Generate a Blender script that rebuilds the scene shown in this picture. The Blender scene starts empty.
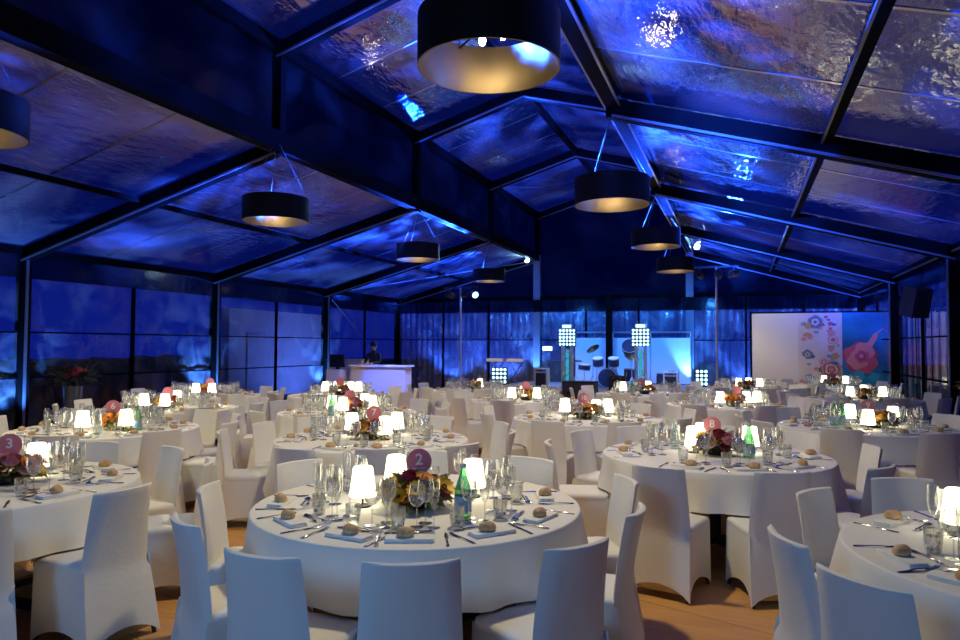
import bpy, bmesh, math, random
from mathutils import Vector, Matrix, Euler
R = math.radians
PI = math.pi
rnd = random.Random(7)
sc = bpy.context.scene
COL = sc.collection

# ------------------------------------------------------------------ materials
def mat(name, col=(.8, .8, .8), rough=.6, metal=0., emit=None, estr=0., spec=.5, noise=None, bump=None, sheen=0., sss=0.):
    m = bpy.data.materials.new(name); m.use_nodes = True
    nt = m.node_tree; b = nt.nodes['Principled BSDF']
    b.inputs['Base Color'].default_value = (*col, 1); b.inputs['Roughness'].default_value = rough
    b.inputs['Metallic'].default_value = metal
    b.inputs['Specular IOR Level'].default_value = spec
    if sheen: b.inputs['Sheen Weight'].default_value = sheen
    if emit:
        b.inputs['Emission Color'].default_value = (*emit, 1); b.inputs['Emission Strength'].default_value = estr
    tc = None
    if noise or bump:
        tc = nt.nodes.new('ShaderNodeTexCoord')
    if noise:                                   # (scale, second colour)
        n = nt.nodes.new('ShaderNodeTexNoise'); n.inputs['Scale'].default_value = noise[0]; n.inputs['Detail'].default_value = 4
        nt.links.new(tc.outputs['Object'], n.inputs['Vector'])
        r = nt.nodes.new('ShaderNodeValToRGB'); r.color_ramp.elements[0].position = .35; r.color_ramp.elements[1].position = .65
        r.color_ramp.elements[0].color = (*col, 1); r.color_ramp.elements[1].color = (*noise[1], 1)
        nt.links.new(n.outputs['Fac'], r.inputs['Fac']); nt.links.new(r.outputs['Color'], b.inputs['Base Color'])
    if bump:                                    # (scale, strength)
        n = nt.nodes.new('ShaderNodeTexNoise'); n.inputs['Scale'].default_value = bump[0]; n.inputs['Detail'].default_value = 3
        nt.links.new(tc.outputs['Object'], n.inputs['Vector'])
        bp = nt.nodes.new('ShaderNodeBump'); bp.inputs['Strength'].default_value = bump[1]; bp.inputs['Distance'].default_value = .02
        nt.links.new(n.outputs['Fac'], bp.inputs['Height']); nt.links.new(bp.outputs['Normal'], b.inputs['Normal'])
    return m

def glassmat(name, tint=(1, 1, 1), refl=1.0, rough=.02, milk=0., milkcol=(.8, .8, .8)):
    """thin-walled glass or film: clear by transmission, mirror-like by fresnel"""
    m = bpy.data.materials.new(name); m.use_nodes = True; nt = m.node_tree; nt.nodes.clear()
    out = nt.nodes.new('ShaderNodeOutputMaterial'); tr = nt.nodes.new('ShaderNodeBsdfTransparent'); gl = nt.nodes.new('ShaderNodeBsdfGlossy')
    tr.inputs['Color'].default_value = (*tint, 1); gl.inputs['Roughness'].default_value = rough
    lw = nt.nodes.new('ShaderNodeLayerWeight'); lw.inputs['Blend'].default_value = .35
    mr = nt.nodes.new('ShaderNodeMapRange'); mr.inputs['To Min'].default_value = .07 * refl; mr.inputs['To Max'].default_value = min(1, .75 * refl)
    nt.links.new(lw.outputs['Facing'], mr.inputs['Value'])
    mx = nt.nodes.new('ShaderNodeMixShader'); nt.links.new(mr.outputs['Result'], mx.inputs['Fac'])
    src = tr.outputs[0]
    if milk:
        df = nt.nodes.new('ShaderNodeBsdfDiffuse'); df.inputs['Color'].default_value = (*milkcol, 1)
        tl = nt.nodes.new('ShaderNodeBsdfTranslucent'); tl.inputs['Color'].default_value = (*milkcol, 1)
        ad = nt.nodes.new('ShaderNodeMixShader'); ad.inputs['Fac'].default_value = .5
        nt.links.new(df.outputs[0], ad.inputs[1]); nt.links.new(tl.outputs[0], ad.inputs[2])
        m2 = nt.nodes.new('ShaderNodeMixShader'); m2.inputs['Fac'].default_value = milk
        nt.links.new(tr.outputs[0], m2.inputs[1]); nt.links.new(ad.outputs[0], m2.inputs[2]); src = m2.outputs[0]
    nt.links.new(src, mx.inputs[1]); nt.links.new(gl.outputs[0], mx.inputs[2]); nt.links.new(mx.outputs[0], out.inputs['Surface'])
    return m

def filmmat(name, milk0, milk1, nscale, tint, bumpscale, bumpstr, refl=1., rough=.06, milkcol=(.75, .78, .85), stretch=(1, 1, 1)):
    """clear tent sheet: transparent, a little hazy where it is wrinkled or damp, shiny"""
    m = bpy.data.materials.new(name); m.use_nodes = True; nt = m.node_tree; nt.nodes.clear(); N = nt.nodes.new; L = nt.links.new
    out = N('ShaderNodeOutputMaterial'); tr = N('ShaderNodeBsdfTransparent'); tr.inputs['Color'].default_value = (*tint, 1)
    gl = N('ShaderNodeBsdfGlossy'); gl.inputs['Roughness'].default_value = rough
    df = N('ShaderNodeBsdfDiffuse'); df.inputs['Color'].default_value = (*milkcol, 1)
    tc = N('ShaderNodeTexCoord')
    n = N('ShaderNodeTexNoise'); n.inputs['Scale'].default_value = nscale; n.inputs['Detail'].default_value = 5; n.inputs['Distortion'].default_value = .6
    L(tc.outputs['Object'], n.inputs['Vector'])
    mr = N('ShaderNodeMapRange'); mr.inputs['From Min'].default_value = .42; mr.inputs['From Max'].default_value = .66
    mr.inputs['To Min'].default_value = milk0; mr.inputs['To Max'].default_value = milk1
    L(n.outputs['Fac'], mr.inputs['Value'])
    m1 = N('ShaderNodeMixShader'); L(mr.outputs['Result'], m1.inputs['Fac']); L(tr.outputs[0], m1.inputs[1]); L(df.outputs[0], m1.inputs[2])
    mp = N('ShaderNodeMapping'); mp.inputs['Scale'].default_value = stretch; L(tc.outputs['Object'], mp.inputs['Vector'])
    n2 = N('ShaderNodeTexNoise'); n2.inputs['Scale'].default_value = bumpscale; n2.inputs['Detail'].default_value = 4; L(mp.outputs['Vector'], n2.inputs['Vector'])
    bp = N('ShaderNodeBump'); bp.inputs['Strength'].default_value = bumpstr; bp.inputs['Distance'].default_value = .05; L(n2.outputs['Fac'], bp.inputs['Height'])
    L(bp.outputs['Normal'], gl.inputs['Normal'])
    fr = N('ShaderNodeFresnel'); fr.inputs['IOR'].default_value = 1.5
    mu = N('ShaderNodeMath'); mu.operation = 'MULTIPLY'; mu.inputs[1].default_value = refl; mu.use_clamp = True; L(fr.outputs[0], mu.inputs[0])
    m2 = N('ShaderNodeMixShader'); L(mu.outputs[0], m2.inputs['Fac']); L(m1.outputs[0], m2.inputs[1]); L(gl.outputs[0], m2.inputs[2])
    L(m2.outputs[0], out.inputs['Surface'])
    return m

def emat(name, col, s):
    m = bpy.data.materials.new(name); m.use_nodes = True; nt = m.node_tree; nt.nodes.clear()
    o = nt.nodes.new('ShaderNodeOutputMaterial'); e = nt.nodes.new('ShaderNodeEmission')
    e.inputs['Color'].default_value = (*col, 1); e.inputs['Strength'].default_value = s
    nt.links.new(e.outputs[0], o.inputs['Surface']); return m

M = dict(
    cover=mat('stretch_cover', (.78, .77, .75), .85, spec=.2, bump=(40, .08)),
    cloth=mat('table_linen', (.80, .79, .76), .85, spec=.2, bump=(25, .06)),
    napkin=mat('napkin_linen', (.80, .80, .80), .9, spec=.1, bump=(90, .1)),
    roll=mat('bread_crust', (.50, .29, .12), .75, noise=(30, (.66, .46, .26)), bump=(40, .3)),
    steel=mat('polished_steel', (.62, .60, .57), .16, 1.),
    black=mat('black_metal', (.012, .012, .014), .45),
    dark=mat('black_leg', (.02, .02, .02), .6),
    shade=emat('lit_lampshade', (1., .91, .60), 4.6),
    alu=mat('dark_aluminium', (.0030, .0032, .0036), .75, spec=.03),
    silver=mat('anodised_strip', (.16, .165, .18), .35, .6),
    lit_postalu=mat('lit_post_aluminium', (.16, .17, .18), .5, spec=.3),  # paler copy of the frame aluminium, standing in for strong light on the posts
    drum_out=mat('pendant_black', (.006, .006, .006), .6, spec=.15),
    drum_in=mat('pendant_gold', (.17, .13, .07), .40, .75),
    bulb=emat('pendant_bulb', (1., .78, .46), 80.),
    clearbulb=emat('pendant_bulb_small', (1., .74, .42), 30.),
    glass=glassmat('drinking_glass', (.95, .96, .95), 2.1, .03, .02, (.9, .9, .86)),
    green=glassmat('green_bottle_glass', (.40, .82, .50), .9, .03, .35, (.25, .60, .34)),
    clearb=glassmat('clear_bottle_glass', (.85, .93, .92), 1.0, .03, .12, (.6, .75, .72)),
    wlabel=mat('bottle_label', (.20, .42, .62), .5, noise=(60, (.42, .60, .74))),
    cap=mat('bottle_cap', (.75, .76, .74), .4),
    sign=mat('sign_rose', (.62, .19, .25), .6),
    signw=mat('sign_white', (.85, .82, .80), .6),
    leaf=mat('foliage', (.14, .18, .05), .6, noise=(14, (.34, .24, .08))),
    leafd=mat('dark_foliage', (.02, .05, .02), .6, noise=(15, (.05, .05, .02))),
    bowl=mat('dark_bowl', (.03, .025, .02), .4),
    yellow=mat('yellow_petal', (.90, .50, .02), .6, noise=(60, (.92, .62, .04))),
    orange=mat('orange_petal', (.90, .27, .03), .6, noise=(60, (.85, .32, .06))),
    amber=mat('amber_petal', (.66, .30, .05), .6, noise=(60, (.78, .45, .10))),
    wine=mat('burgundy_petal', (.34, .03, .05), .6, noise=(60, (.42, .05, .07))),
    pink=mat('pink_petal', (.62, .20, .28), .6, noise=(60, (.72, .35, .40))),
    peach=mat('peach_petal', (.80, .58, .42), .6, noise=(60, (.85, .70, .58))),
    centre=mat('flower_eye', (.10, .05, .01), .8),
    white=mat('white_paint', (.72, .72, .74), .6),
    ledg=emat('led_glow', (.42, .80, 1.), 3.2),
    ledbody=mat('led_panel_body', (.02, .02, .03), .5),
    truss=mat('truss_aluminium', (.55, .57, .60), .35, .7),
    trussl=emat('truss_light', (.05, .55, .75), .55),
    exitg=emat('exit_lit', (.70, 1., .95), 2.0),
    spot=emat('spot_lens', (.55, .92, 1.), 160.),
    spotb=emat('spot_lens_blue', (.30, .60, 1.), 5.),
    skin=mat('skin', (.45, .28, .20), .6),
    cloth_b=mat('black_clothes', (.010, .010, .014), .85),
    hair=mat('hair', (.02, .014, .01), .7),
    screen=mat('monitor_black', (.008, .008, .01), .35),
    amp=mat('amp_black', (.015, .015, .018), .7),
    ampw=mat('amp_pale', (.55, .56, .58), .6),
    drumhead=mat('drum_head', (.70, .72, .75), .5),
    drumshell=mat('drum_shell', (.02, .03, .06), .3),
    brass=mat('cymbal_brass', (.55, .42, .18), .3, 1.),
    stagem=mat('stage_carpet', (.30, .32, .36), .8),
    backdrop=mat('white_backdrop', (.70, .72, .75), .8),
    hedge=mat('night_hedge', (.010, .014, .008), .9),
    ground=mat('night_ground', (.012, .013, .012), .95),
    outw=mat('outside_white_wall', (.62, .62, .64), .8),
    counter=mat('bar_white', (.74, .74, .76), .6),
)
M['roof'] = filmmat('clear_roof_sheet', .006, .23, .5, (.42, .50, .75), 7.5, .30, .40, .035, stretch=(1, .4, 1))
M['wallfilm'] = filmmat('clear_wall_sheet', .01, .16, 2.2, (.80, .84, .92), 3.5, .20, .45, .05, stretch=(1, 1, .35))
M['curtain'] = filmmat('clear_curtain_sheet', .08, .26, 1.6, (.45, .5, .65), 7., .9, 1.8, .14, stretch=(1, 1, .12))
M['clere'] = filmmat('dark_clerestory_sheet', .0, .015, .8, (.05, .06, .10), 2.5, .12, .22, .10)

# floor boards
def floormat():
    m = bpy.data.materials.new('wood_floor'); m.use_nodes = True; nt = m.node_tree; N = nt.nodes.new; L = nt.links.new
    b = nt.nodes['Principled BSDF']; b.inputs['Roughness'].default_value = .55
    tc = N('ShaderNodeTexCoord'); mp = N('ShaderNodeMapping'); mp.inputs['Rotation'].default_value = (0, 0, R(20)); L(tc.outputs['Object'], mp.inputs['Vector'])
    br = N('ShaderNodeTexBrick'); br.offset = .5; br.inputs['Scale'].default_value = 1.; br.inputs['Brick Width'].default_value = 2.4; br.inputs['Row Height'].default_value = .6
    br.inputs['Mortar Size'].default_value = .004; br.inputs['Color1'].default_value = (.66, .34, .115, 1); br.inputs['Color2'].default_value = (.58, .29, .095, 1)
    br.inputs['Mortar'].default_value = (.26, .13, .05, 1); L(mp.outputs['Vector'], br.inputs['Vector'])
    m2 = N('ShaderNodeMapping'); m2.inputs['Scale'].default_value = (1.2, 14, 1); m2.inputs['Rotation'].default_value = (0, 0, R(20)); L(tc.outputs['Object'], m2.inputs['Vector'])
    n = N('ShaderNodeTexNoise'); n.inputs['Scale'].default_value = 1.6; n.inputs['Detail'].default_value = 5; L(m2.outputs['Vector'], n.inputs['Vector'])
    r = N('ShaderNodeMapRange'); r.inputs['To Min'].default_value = .72; r.inputs['To Max'].default_value = 1.25; L(n.outputs['Fac'], r.inputs['Value'])
    mx = N('ShaderNodeVectorMath'); mx.operation = 'SCALE'; L(br.outputs['Color'], mx.inputs[0]); L(r.outputs['Result'], mx.inputs['Scale'])
    L(mx.outputs['Vector'], b.inputs['Base Color']); return m
M['floor'] = floormat()

# ------------------------------------------------------------------ mesh builder
class MB:
    def __init__(s): s.v = []; s.f = []; s.mi = []; s.cur = 0; s.T = Matrix.Identity(4)
    def add(s, vs, fs):
        o = len(s.v); s.v += [tuple(s.T @ Vector(p)) for p in vs]
        for f in fs: s.f.append(tuple(i + o for i in f)); s.mi.append(s.cur)
        return s
    def box(s, c, d, rz=0., rot=None):
        m = Matrix.Translation(c) @ (rot.to_4x4() if rot is not None else Matrix.Rotation(rz, 4, 'Z'))
        h = [x / 2 for x in d]
        vs = [m @ Vector((sx * h[0], sy * h[1], sz * h[2])) for sx in (-1, 1) for sy in (-1, 1) for sz in (-1, 1)]
        return s.add(vs, [(0, 1, 3, 2), (4, 6, 7, 5), (0, 4, 5, 1), (2, 3, 7, 6), (0, 2, 6, 4), (1, 5, 7, 3)])
    def beam(s, a, b, w, h, upv=(0, 0, 1)):
        a = Vector(a); b = Vector(b); d = (b - a); l = d.length; d.normalize(); u = Vector(upv); x = d.cross(u).normalized(); u = x.cross(d)
        vs = []
        for p in (a, b):
            for sx, su in ((-1, -1), (1, -1), (1, 1), (-1, 1)): vs.append(p + x * sx * w / 2 + u * su * h / 2)
        return s.add(vs, [(3, 2, 1, 0), (4, 5, 6, 7), (0, 1, 5, 4), (1, 2, 6, 5), (2, 3, 7, 6), (3, 0, 4, 7)])
    def cyl(s, a, b, r0, r1=None, n=12, caps=True):
        r1 = r0 if r1 is None else r1
        a = Vector(a); b = Vector(b); d = (b - a).normalized(); t = Vector((1, 0, 0)) if abs(d.x) < .9 else Vector((0, 1, 0)); x = d.cross(t).normalized(); y = d.cross(x)
        vs = []
        for p, r in ((a, r0), (b, r1)):
            for i in range(n): t = 2 * PI * i / n; vs.append(p + (x * math.cos(t) + y * math.sin(t)) * r)
        fs = [(i, (i + 1) % n, n + (i + 1) % n, n + i) for i in range(n)]
        if caps: fs += [tuple(range(n))[::-1], tuple(range(n, 2 * n))]
        return s.add(vs, fs)
    def lathe(s, prof, n=16, c=(0, 0, 0), close=False):
        vs = []; fs = []
        for r, z in prof:
            for i in range(n): t = 2 * PI * i / n; vs.append((c[0] + r * math.cos(t), c[1] + r * math.sin(t), c[2] + z))
        for k in range(len(prof) - 1):
            for i in range(n): j = (i + 1) % n; fs.append((k * n + i, k * n + j, (k + 1) * n + j, (k + 1) * n + i))
        if close: fs.append(tuple(range(n))[::-1]); fs.append(tuple(range((len(prof) - 1) * n, len(prof) * n)))
        return s.add(vs, fs)
    def loft(s, rings, cap0=True, cap1=True):
        n = len(rings[0]); vs = [p for r in rings for p in r]; fs = []
        for k in range(len(rings) - 1):
            for i in range(n): j = (i + 1) % n; fs.append((k * n + i, k * n + j, (k + 1) * n + j, (k + 1) * n + i))
        if cap0: fs.append(tuple(range(n))[::-1])
        if cap1: fs.append(tuple(range((len(rings) - 1) * n, len(rings) * n)))
        return s.add(vs, fs)
    def tube(s, pts, r, n=6):
        pts = [Vector(p) for p in pts]
        rings = []
        for i, p in enumerate(pts):
            d = (pts[min(i + 1, len(pts) - 1)] - pts[max(i - 1, 0)]).normalized(); t = Vector((0, 0, 1)) if abs(d.z) < .9 else Vector((1, 0, 0))
            x = d.cross(t).normalized(); y = d.cross(x)
            rr = r[i] if isinstance(r, (list, tuple)) else r
            rings.append([p + (x * math.cos(2 * PI * k / n) + y * math.sin(2 * PI * k / n)) * rr for k in range(n)])
        return s.loft(rings)
    def ball(s, c, r, n=10, m=6):
        r = r if isinstance(r, (tuple, list)) else (r, r, r)
        rings = [[(c[0] + r[0] * math.sin(PI * k / m) * math.cos(2 * PI * i / n), c[1] + r[1] * math.sin(PI * k / m) * math.sin(2 * PI * i / n), c[2] - r[2] * math.cos(PI * k / m)) for i in range(n)] for k in range(1, m)]
        s.loft(rings); return s
    def mesh(s, name, mats, smooth=35):
        me = bpy.data.meshes.new(name); me.from_pydata(s.v, [], s.f)
        for m in (mats if isinstance(mats, (list, tuple)) else [mats]): me.materials.append(m)
        for p, i in zip(me.polygons, s.mi): p.material_index = i
        if smooth:
            me.polygons.foreach_set('use_smooth', [True] * len(me.polygons)); me.set_sharp_from_angle(angle=R(smooth))
        me.update(); return me
    def build(s, name, mats, parent=None, smooth=35):
        return link(name, s.mesh(name, mats, smooth), parent)

def link(name, me, parent=None):
    o = bpy.data.objects.new(name, me); COL.objects.link(o)
    if parent: o.parent = parent
    return o
def tag(o, label, cat, group=None, kind=None):
    o['label'] = label; o['category'] = cat
    if group: o['group'] = group
    if kind: o['kind'] = kind
    return o
def empty(name, loc=(0, 0, 0), rz=0.):
    o = bpy.data.objects.new(name, None); COL.objects.link(o); o.location = loc; o.rotation_euler = (0, 0, rz); o.empty_display_size = .05
    return o
def struct(o): o['kind'] = 'structure'; return o
def copy_tree(o, parent=None):
    c = o.copy(); COL.objects.link(c)
    if parent: c.parent = parent
    for ch in list(o.children): copy_tree(ch, c)
    return c

# ------------------------------------------------------------------ camera
f_px, yaw, pitch, roll, H = 700., .355, .0366, .0044, 1.65
cy, sy, cp, sp = math.cos(yaw), math.sin(yaw), math.cos(pitch), math.sin(pitch)
fw = Vector((-sy * cp, cy * cp, sp)); rt = Vector((cy, sy, 0)); up = rt.cross(fw)
rt, up = rt * math.cos(roll) + up * math.sin(roll), up * math.cos(roll) - rt * math.sin(roll)
cam = bpy.data.cameras.new('camera'); co = bpy.data.objects.new('camera', cam); COL.objects.link(co)
cam.sensor_width = 36.; cam.lens = 36. * f_px / 960.; cam.clip_end = 300.; cam.clip_start = .05
mw = Matrix.Identity(4)
for i in range(3): mw[i][0] = rt[i]; mw[i][1] = up[i]; mw[i][2] = -fw[i]
mw[0][3], mw[1][3], mw[2][3] = 0, 0, H
co.matrix_world = mw; sc.camera = co
def proj(p):
    d = Vector(p) - Vector((0, 0, H)); z = d.dot(fw)
    return (480 + f_px * d.dot(rt) / z, 320 - f_px * d.dot(up) / z, z) if z > .05 else (-9999, 0, z)

# ------------------------------------------------------------------ tent
XL, XV, XA, XP, XR = -12.3, -6.76, -4.23, -1.53, 3.5
ZE, ZV, ZU, ZA = 3.4, 4.88, 6.40, 7.16
XQL, XQR = (XL + XV) / 2, (XP + XR) / 2
YS = [-5.9, -.9, 4.1, 9.1, 14.1, 19.1, 24.1]
def zl(x): return ZE + (ZV - ZE) * (x - XL) / (XV - XL)
def zr(x): return ZE + (ZV - ZE) * (XR - x) / (XR - XP)
def zlan(x): return ZU + (ZA - ZU) * ((x - XV) / (XA - XV) if x < XA else (XP - x) / (XP - XA))

fl = MB(); fl.box(((XL + XR) / 2, 9.1, -.05), (XR - XL + .4, 31, .1)); struct(fl.build('floor', M['floor'], smooth=0))
g = MB(); g.box((-4, 15, -.2), (140, 140, .1)); struct(g.build('ground', M['ground'], smooth=0))

# clear roof sheets
def sheet(mb, a, b, c, d, n=1):
    mb.add([a, b, c, d], [(0, 1, 2, 3)])
roof = MB()
for y0, y1 in zip(YS, YS[1:]):
    e = .03
    sheet(roof, (XL, y0, zl(XL) + e), (XV, y0, ZV + e), (XV, y1, ZV + e), (XL, y1, zl(XL) + e))
    sheet(roof, (XP, y0, ZV + e), (XR, y0, ZE + e), (XR, y1, ZE + e), (XP, y1, ZV + e))
    sheet(roof, (XV, y0, ZU + e), (XA, y0, ZA + e), (XA, y1, ZA + e), (XV, y1, ZU + e))
    sheet(roof, (XA, y0, ZA + e), (XP, y0, ZU + e), (XP, y1, ZU + e), (XA, y1, ZA + e))
struct(roof.build('ceiling', M['roof'], smooth=0))
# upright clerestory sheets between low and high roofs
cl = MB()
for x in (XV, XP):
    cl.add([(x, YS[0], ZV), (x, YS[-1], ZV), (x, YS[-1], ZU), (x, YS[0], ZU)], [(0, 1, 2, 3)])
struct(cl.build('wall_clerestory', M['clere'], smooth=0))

# frames: one portal per bay line
frame_mats = [M['alu'], M['silver']]
for k, y in enumerate(YS):
    b = MB()
    for x0, x1, fz in ((XL, XV, zl), (XP, XR, zr), (XV, XA, zlan), (XA, XP, zlan)):
        b.cur = 0; b.beam((x0, y, fz(x0) - .13), (x1, y, fz(x1) - .13), .13, .25)
        b.cur = 1; b.beam((x0, y - .085, fz(x0) - .235), (x1, y - .085, fz(x1) - .235), .035, .03)
        b.beam((x0, y + .085, fz(x0) - .02), (x1, y + .085, fz(x1) - .02), .035, .03)
    b.cur = 0
    b.box((XL, y, ZE / 2), (.24, .13, ZE)); b.box((XR, y, ZE / 2), (.24, .13, ZE))
    for x in (XV, XP):
        b.box((x, y, (ZV + ZU) / 2 - .1), (.16, .14, ZU - ZV + .3))
    if k == len(YS) - 1:
        for x in (XV, XP): pb = MB(); pb.box((x, y, ZV / 2), (.24, .17, ZV)); struct(pb.build('column', M['lit_postalu'], smooth=0))
    b.cur = 1
    for x in (XL, XR): b.box((x + (.13 if x < 0 else -.13), y - .03, ZE / 2), (.02, .05, ZE - .1))
    for x in (XV, XP): b.box((x + .05, y, ZV - .02), (.07, .20, .06))
    struct(b.build('trim_%d' % (k + 1), frame_mats, smooth=0))
# purlins along the tent
for i, (x, z, w, h, st) in enumerate([(XL, ZE - .05, .12, .14, 1), (XR, ZE - .05, .12, .14, 1), (XV, ZV - .06, .20, .30, 2), (XP, ZV - .02, .16, .20, 3), (XV, ZU - .08, .14, .2, 0), (XP, ZU - .08, .14, .2, 0),
                                (XA, ZA - .1, .10, .14, 0), (XQL, zl(XQL) - .06, .07, .09, 0), (XQR, zr(XQR) - .06, .09, .10, 1)]):
    b = MB(); b.beam((x, YS[0], z), (x, YS[-1], z), w, h)
    if st:
        b.cur = 1
        b.beam((x - w / 2 - .015, YS[0], z - h / 2 + .02), (x - w / 2 - .015, YS[-1], z - h / 2 + .02), .025, .03)
        if st == 3: b.beam((x + w / 2 + .015, YS[0], z - h / 2 + .02), (x + w / 2 + .015, YS[-1], z - h / 2 + .02), .025, .03)
    struct(b.build('trim_%d' % (20 + i), frame_mats, smooth=0))
# welded seams of the roof sheets
sm = MB()
for y0 in YS[1:-1]:
    for t in (1.67, 3.33):
        y = y0 + t
        sm.beam((XL, y, zl(XL) + .025), (XV, y, ZV + .025), .04, .004); sm.beam((XP, y, ZV + .025), (XR, y, ZE + .025), .04, .004)
        sm.beam((XV, y, ZU + .025), (XA, y, ZA + .025), .04, .004)
M['seam'] = filmmat('sheet_seam', .25, .35, 1., (.5, .55, .65), 3., .05, 1., .15)
struct(sm.build('trim_30', M['seam'], smooth=0))
# bracing cables in the last bay
bc = MB()
for a, b_ in (((XL + .1, 24.0, ZE - .1), (XV, 19.2, ZV - .2)), ((XL + .1, 19.2, ZE - .1), (XV, 24.0, ZV - .2)), ((XP, 19.2, ZV - .2), (XR, 24., ZE - .1)), ((XV + .1, 19.2, ZU - .1), (XA, 24., ZA - .1)), ((XL + .15, 19.2, 3.1), (XL + .15, 23.9, .3))):
    bc.cyl(a, b_, .012, n=6)
struct(bc.build('trim_31', M['silver']))

# side and gable walls of clear sheet
def wall_sheet(name, pts, n, amp, material, z1, z0=0.02, hems=True):
    (xa, ya), (xb, yb) = pts; L = math.hypot(xb - xa, yb - ya); nx, ny = -(yb - ya) / L, (xb - xa) / L
    vs = []; fs = []
    for j in range(2):
        for i in range(n + 1):
            t = i / n; o = amp * math.sin(t * n * 1.7) * (1 if 0 < i < n else 0)
            vs.append((xa + (xb - xa) * t + nx * o, ya + (yb - ya) * t + ny * o, z0 if j == 0 else z1))
    for i in range(n): fs.append((i, i + 1, n + 2 + i, n + 1 + i))
    b = MB(); b.add(vs, fs); return struct(b.build(name, material, smooth=80))
wall_sheet('wall_left', ((XL - .05, YS[0]), (XL - .05, YS[-1])), 200, .015, M['wallfilm'], ZE)
wall_sheet('wall_right', ((XR + .05, YS[0]), (XR + .05, YS[-1])), 200, .015, M['wallfilm'], ZE)
wall_sheet('wall_back', ((XL, 24.16), (XR, 24.16)), 260, .05, M['curtain'], ZE)
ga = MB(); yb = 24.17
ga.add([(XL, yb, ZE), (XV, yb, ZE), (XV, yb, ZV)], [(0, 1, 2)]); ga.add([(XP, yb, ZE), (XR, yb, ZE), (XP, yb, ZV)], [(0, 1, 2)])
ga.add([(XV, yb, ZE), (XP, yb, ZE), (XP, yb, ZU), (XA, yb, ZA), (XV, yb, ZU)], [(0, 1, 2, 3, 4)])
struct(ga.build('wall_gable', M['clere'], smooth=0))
rl = MB()
rl.box(((XL + XR) / 2, 24.1, ZE - .05), (XR - XL, .10, .14))
struct(rl.build('trim_40', M['alu'], smooth=0))
# window rails and mullions in the side walls
wm = MB()
for x in (XL - .02, XR + .02):
    for y0 in YS[:-1]:
        wm.box((x, y0 + 2.5, ZE / 2), (.05, .07, ZE))
        for z, h in ((1.02, .03), (1.86, .03)): wm.box((x, y0 + 2.5, z), (.03, 4.9, h))
for xx in (-10.4, -8.6, -5., -3.2, .2, 1.9): wm.box((xx, 24.12, ZE / 2), (.06, .05, ZE))
wm.box(((XL + XR) / 2, 24.12, 1.86), (XR - XL, .03, .03))
struct(wm.build('trim_41', M['alu'], smooth=0))
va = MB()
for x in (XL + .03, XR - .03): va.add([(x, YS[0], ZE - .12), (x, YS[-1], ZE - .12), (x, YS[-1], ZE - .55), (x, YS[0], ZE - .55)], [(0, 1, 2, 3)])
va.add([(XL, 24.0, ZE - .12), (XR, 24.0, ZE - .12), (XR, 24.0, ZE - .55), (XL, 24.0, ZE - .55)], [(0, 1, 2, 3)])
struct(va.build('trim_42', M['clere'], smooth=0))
# outside: dark hedge along the left, pale wall of a neighbouring building
hb = MB(); nh = 90
rows = []
for (dx, z) in ((0, 0), (-.1, .8), (-.5, 1.25), (-1.4, 1.3), (-1.6, 0)):
    rows.append([(-15.6 + dx + .25 * math.sin(i * 2.1 + z) , -6 + i * .262, z * (1 + .16 * math.sin(i * 1.3) + .12 * math.sin(i * 3.7)) - .15) for i in range(nh)])
vs = [p for r in rows for p in r]
hb.add(vs, [(k * nh + i, k * nh + i + 1, (k + 1) * nh + i + 1, (k + 1) * nh + i) for k in range(len(rows) - 1) for i in range(nh - 1)])
h = hb.build('hedge', M['hedge']); tag(h, 'dark hedge outside behind the clear left wall', 'hedge', kind='structure')
ob = MB(); ob.box((-15.2, 20.8, 1.35), (.3, 5.8, 2.9)); ob.box((-15.03, 19.2, 1.0), (.04, .9, 2.0))
struct(ob.build('wall_outside', M['outw'], smooth=0))

# ------------------------------------------------------------------ tables
TB = {'2': (-1.71, 3.62), '3': (-4.5, 3.08), '6': (-6.25, 5.57), '7': (-3.29, 5.94), '8': (-.2, 6.13), '9': (1.32, 8.92), '10': (-1.78, 8.62), 'fr': (1.34, 3.66),
      'l3': (-7.5, 7.7), 'l4': (-8.79, 9.91), 'cl3': (-4.9, 8.17), 'cl4': (-6.7, 10.9), 'c3': (-3.29, 11.07), 'c5': (-4.97, 13.19), 'm3': (-.18, 11.4), 'c4': (-1.67, 13.4),
      'r2': (2.0, 13.7), 'm4': (.14, 15.8), 'r3': (2.0, 18.0)}
NM = {'2': 'table numbered 2', '3': 'table numbered 3', '6': 'table numbered 6', '7': 'table numbered 7', '8': 'table numbered 8', '9': 'table numbered 9', '10': 'table numbered 10',
      'fr': 'cut-off table at the lower right', 'l3': 'wall-side table behind number 6', 'l4': 'wall-side table two behind number 6', 'cl3': 'table just behind number 7', 'cl4': 'table before the white bar',
      'c3': 'table between 10 and the bar', 'c5': 'single-lamp table by the light stand', 'm3': 'orange-flower table behind number 8', 'c4': 'table before the drum kit', 'r2': 'table just behind number 9',
      'm4': 'table behind the orange-flower table', 'r3': 'table before the flower banner'}
NEAR = ('2', '3', '6', '7', '8', '9', '10', 'fr')
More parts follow.
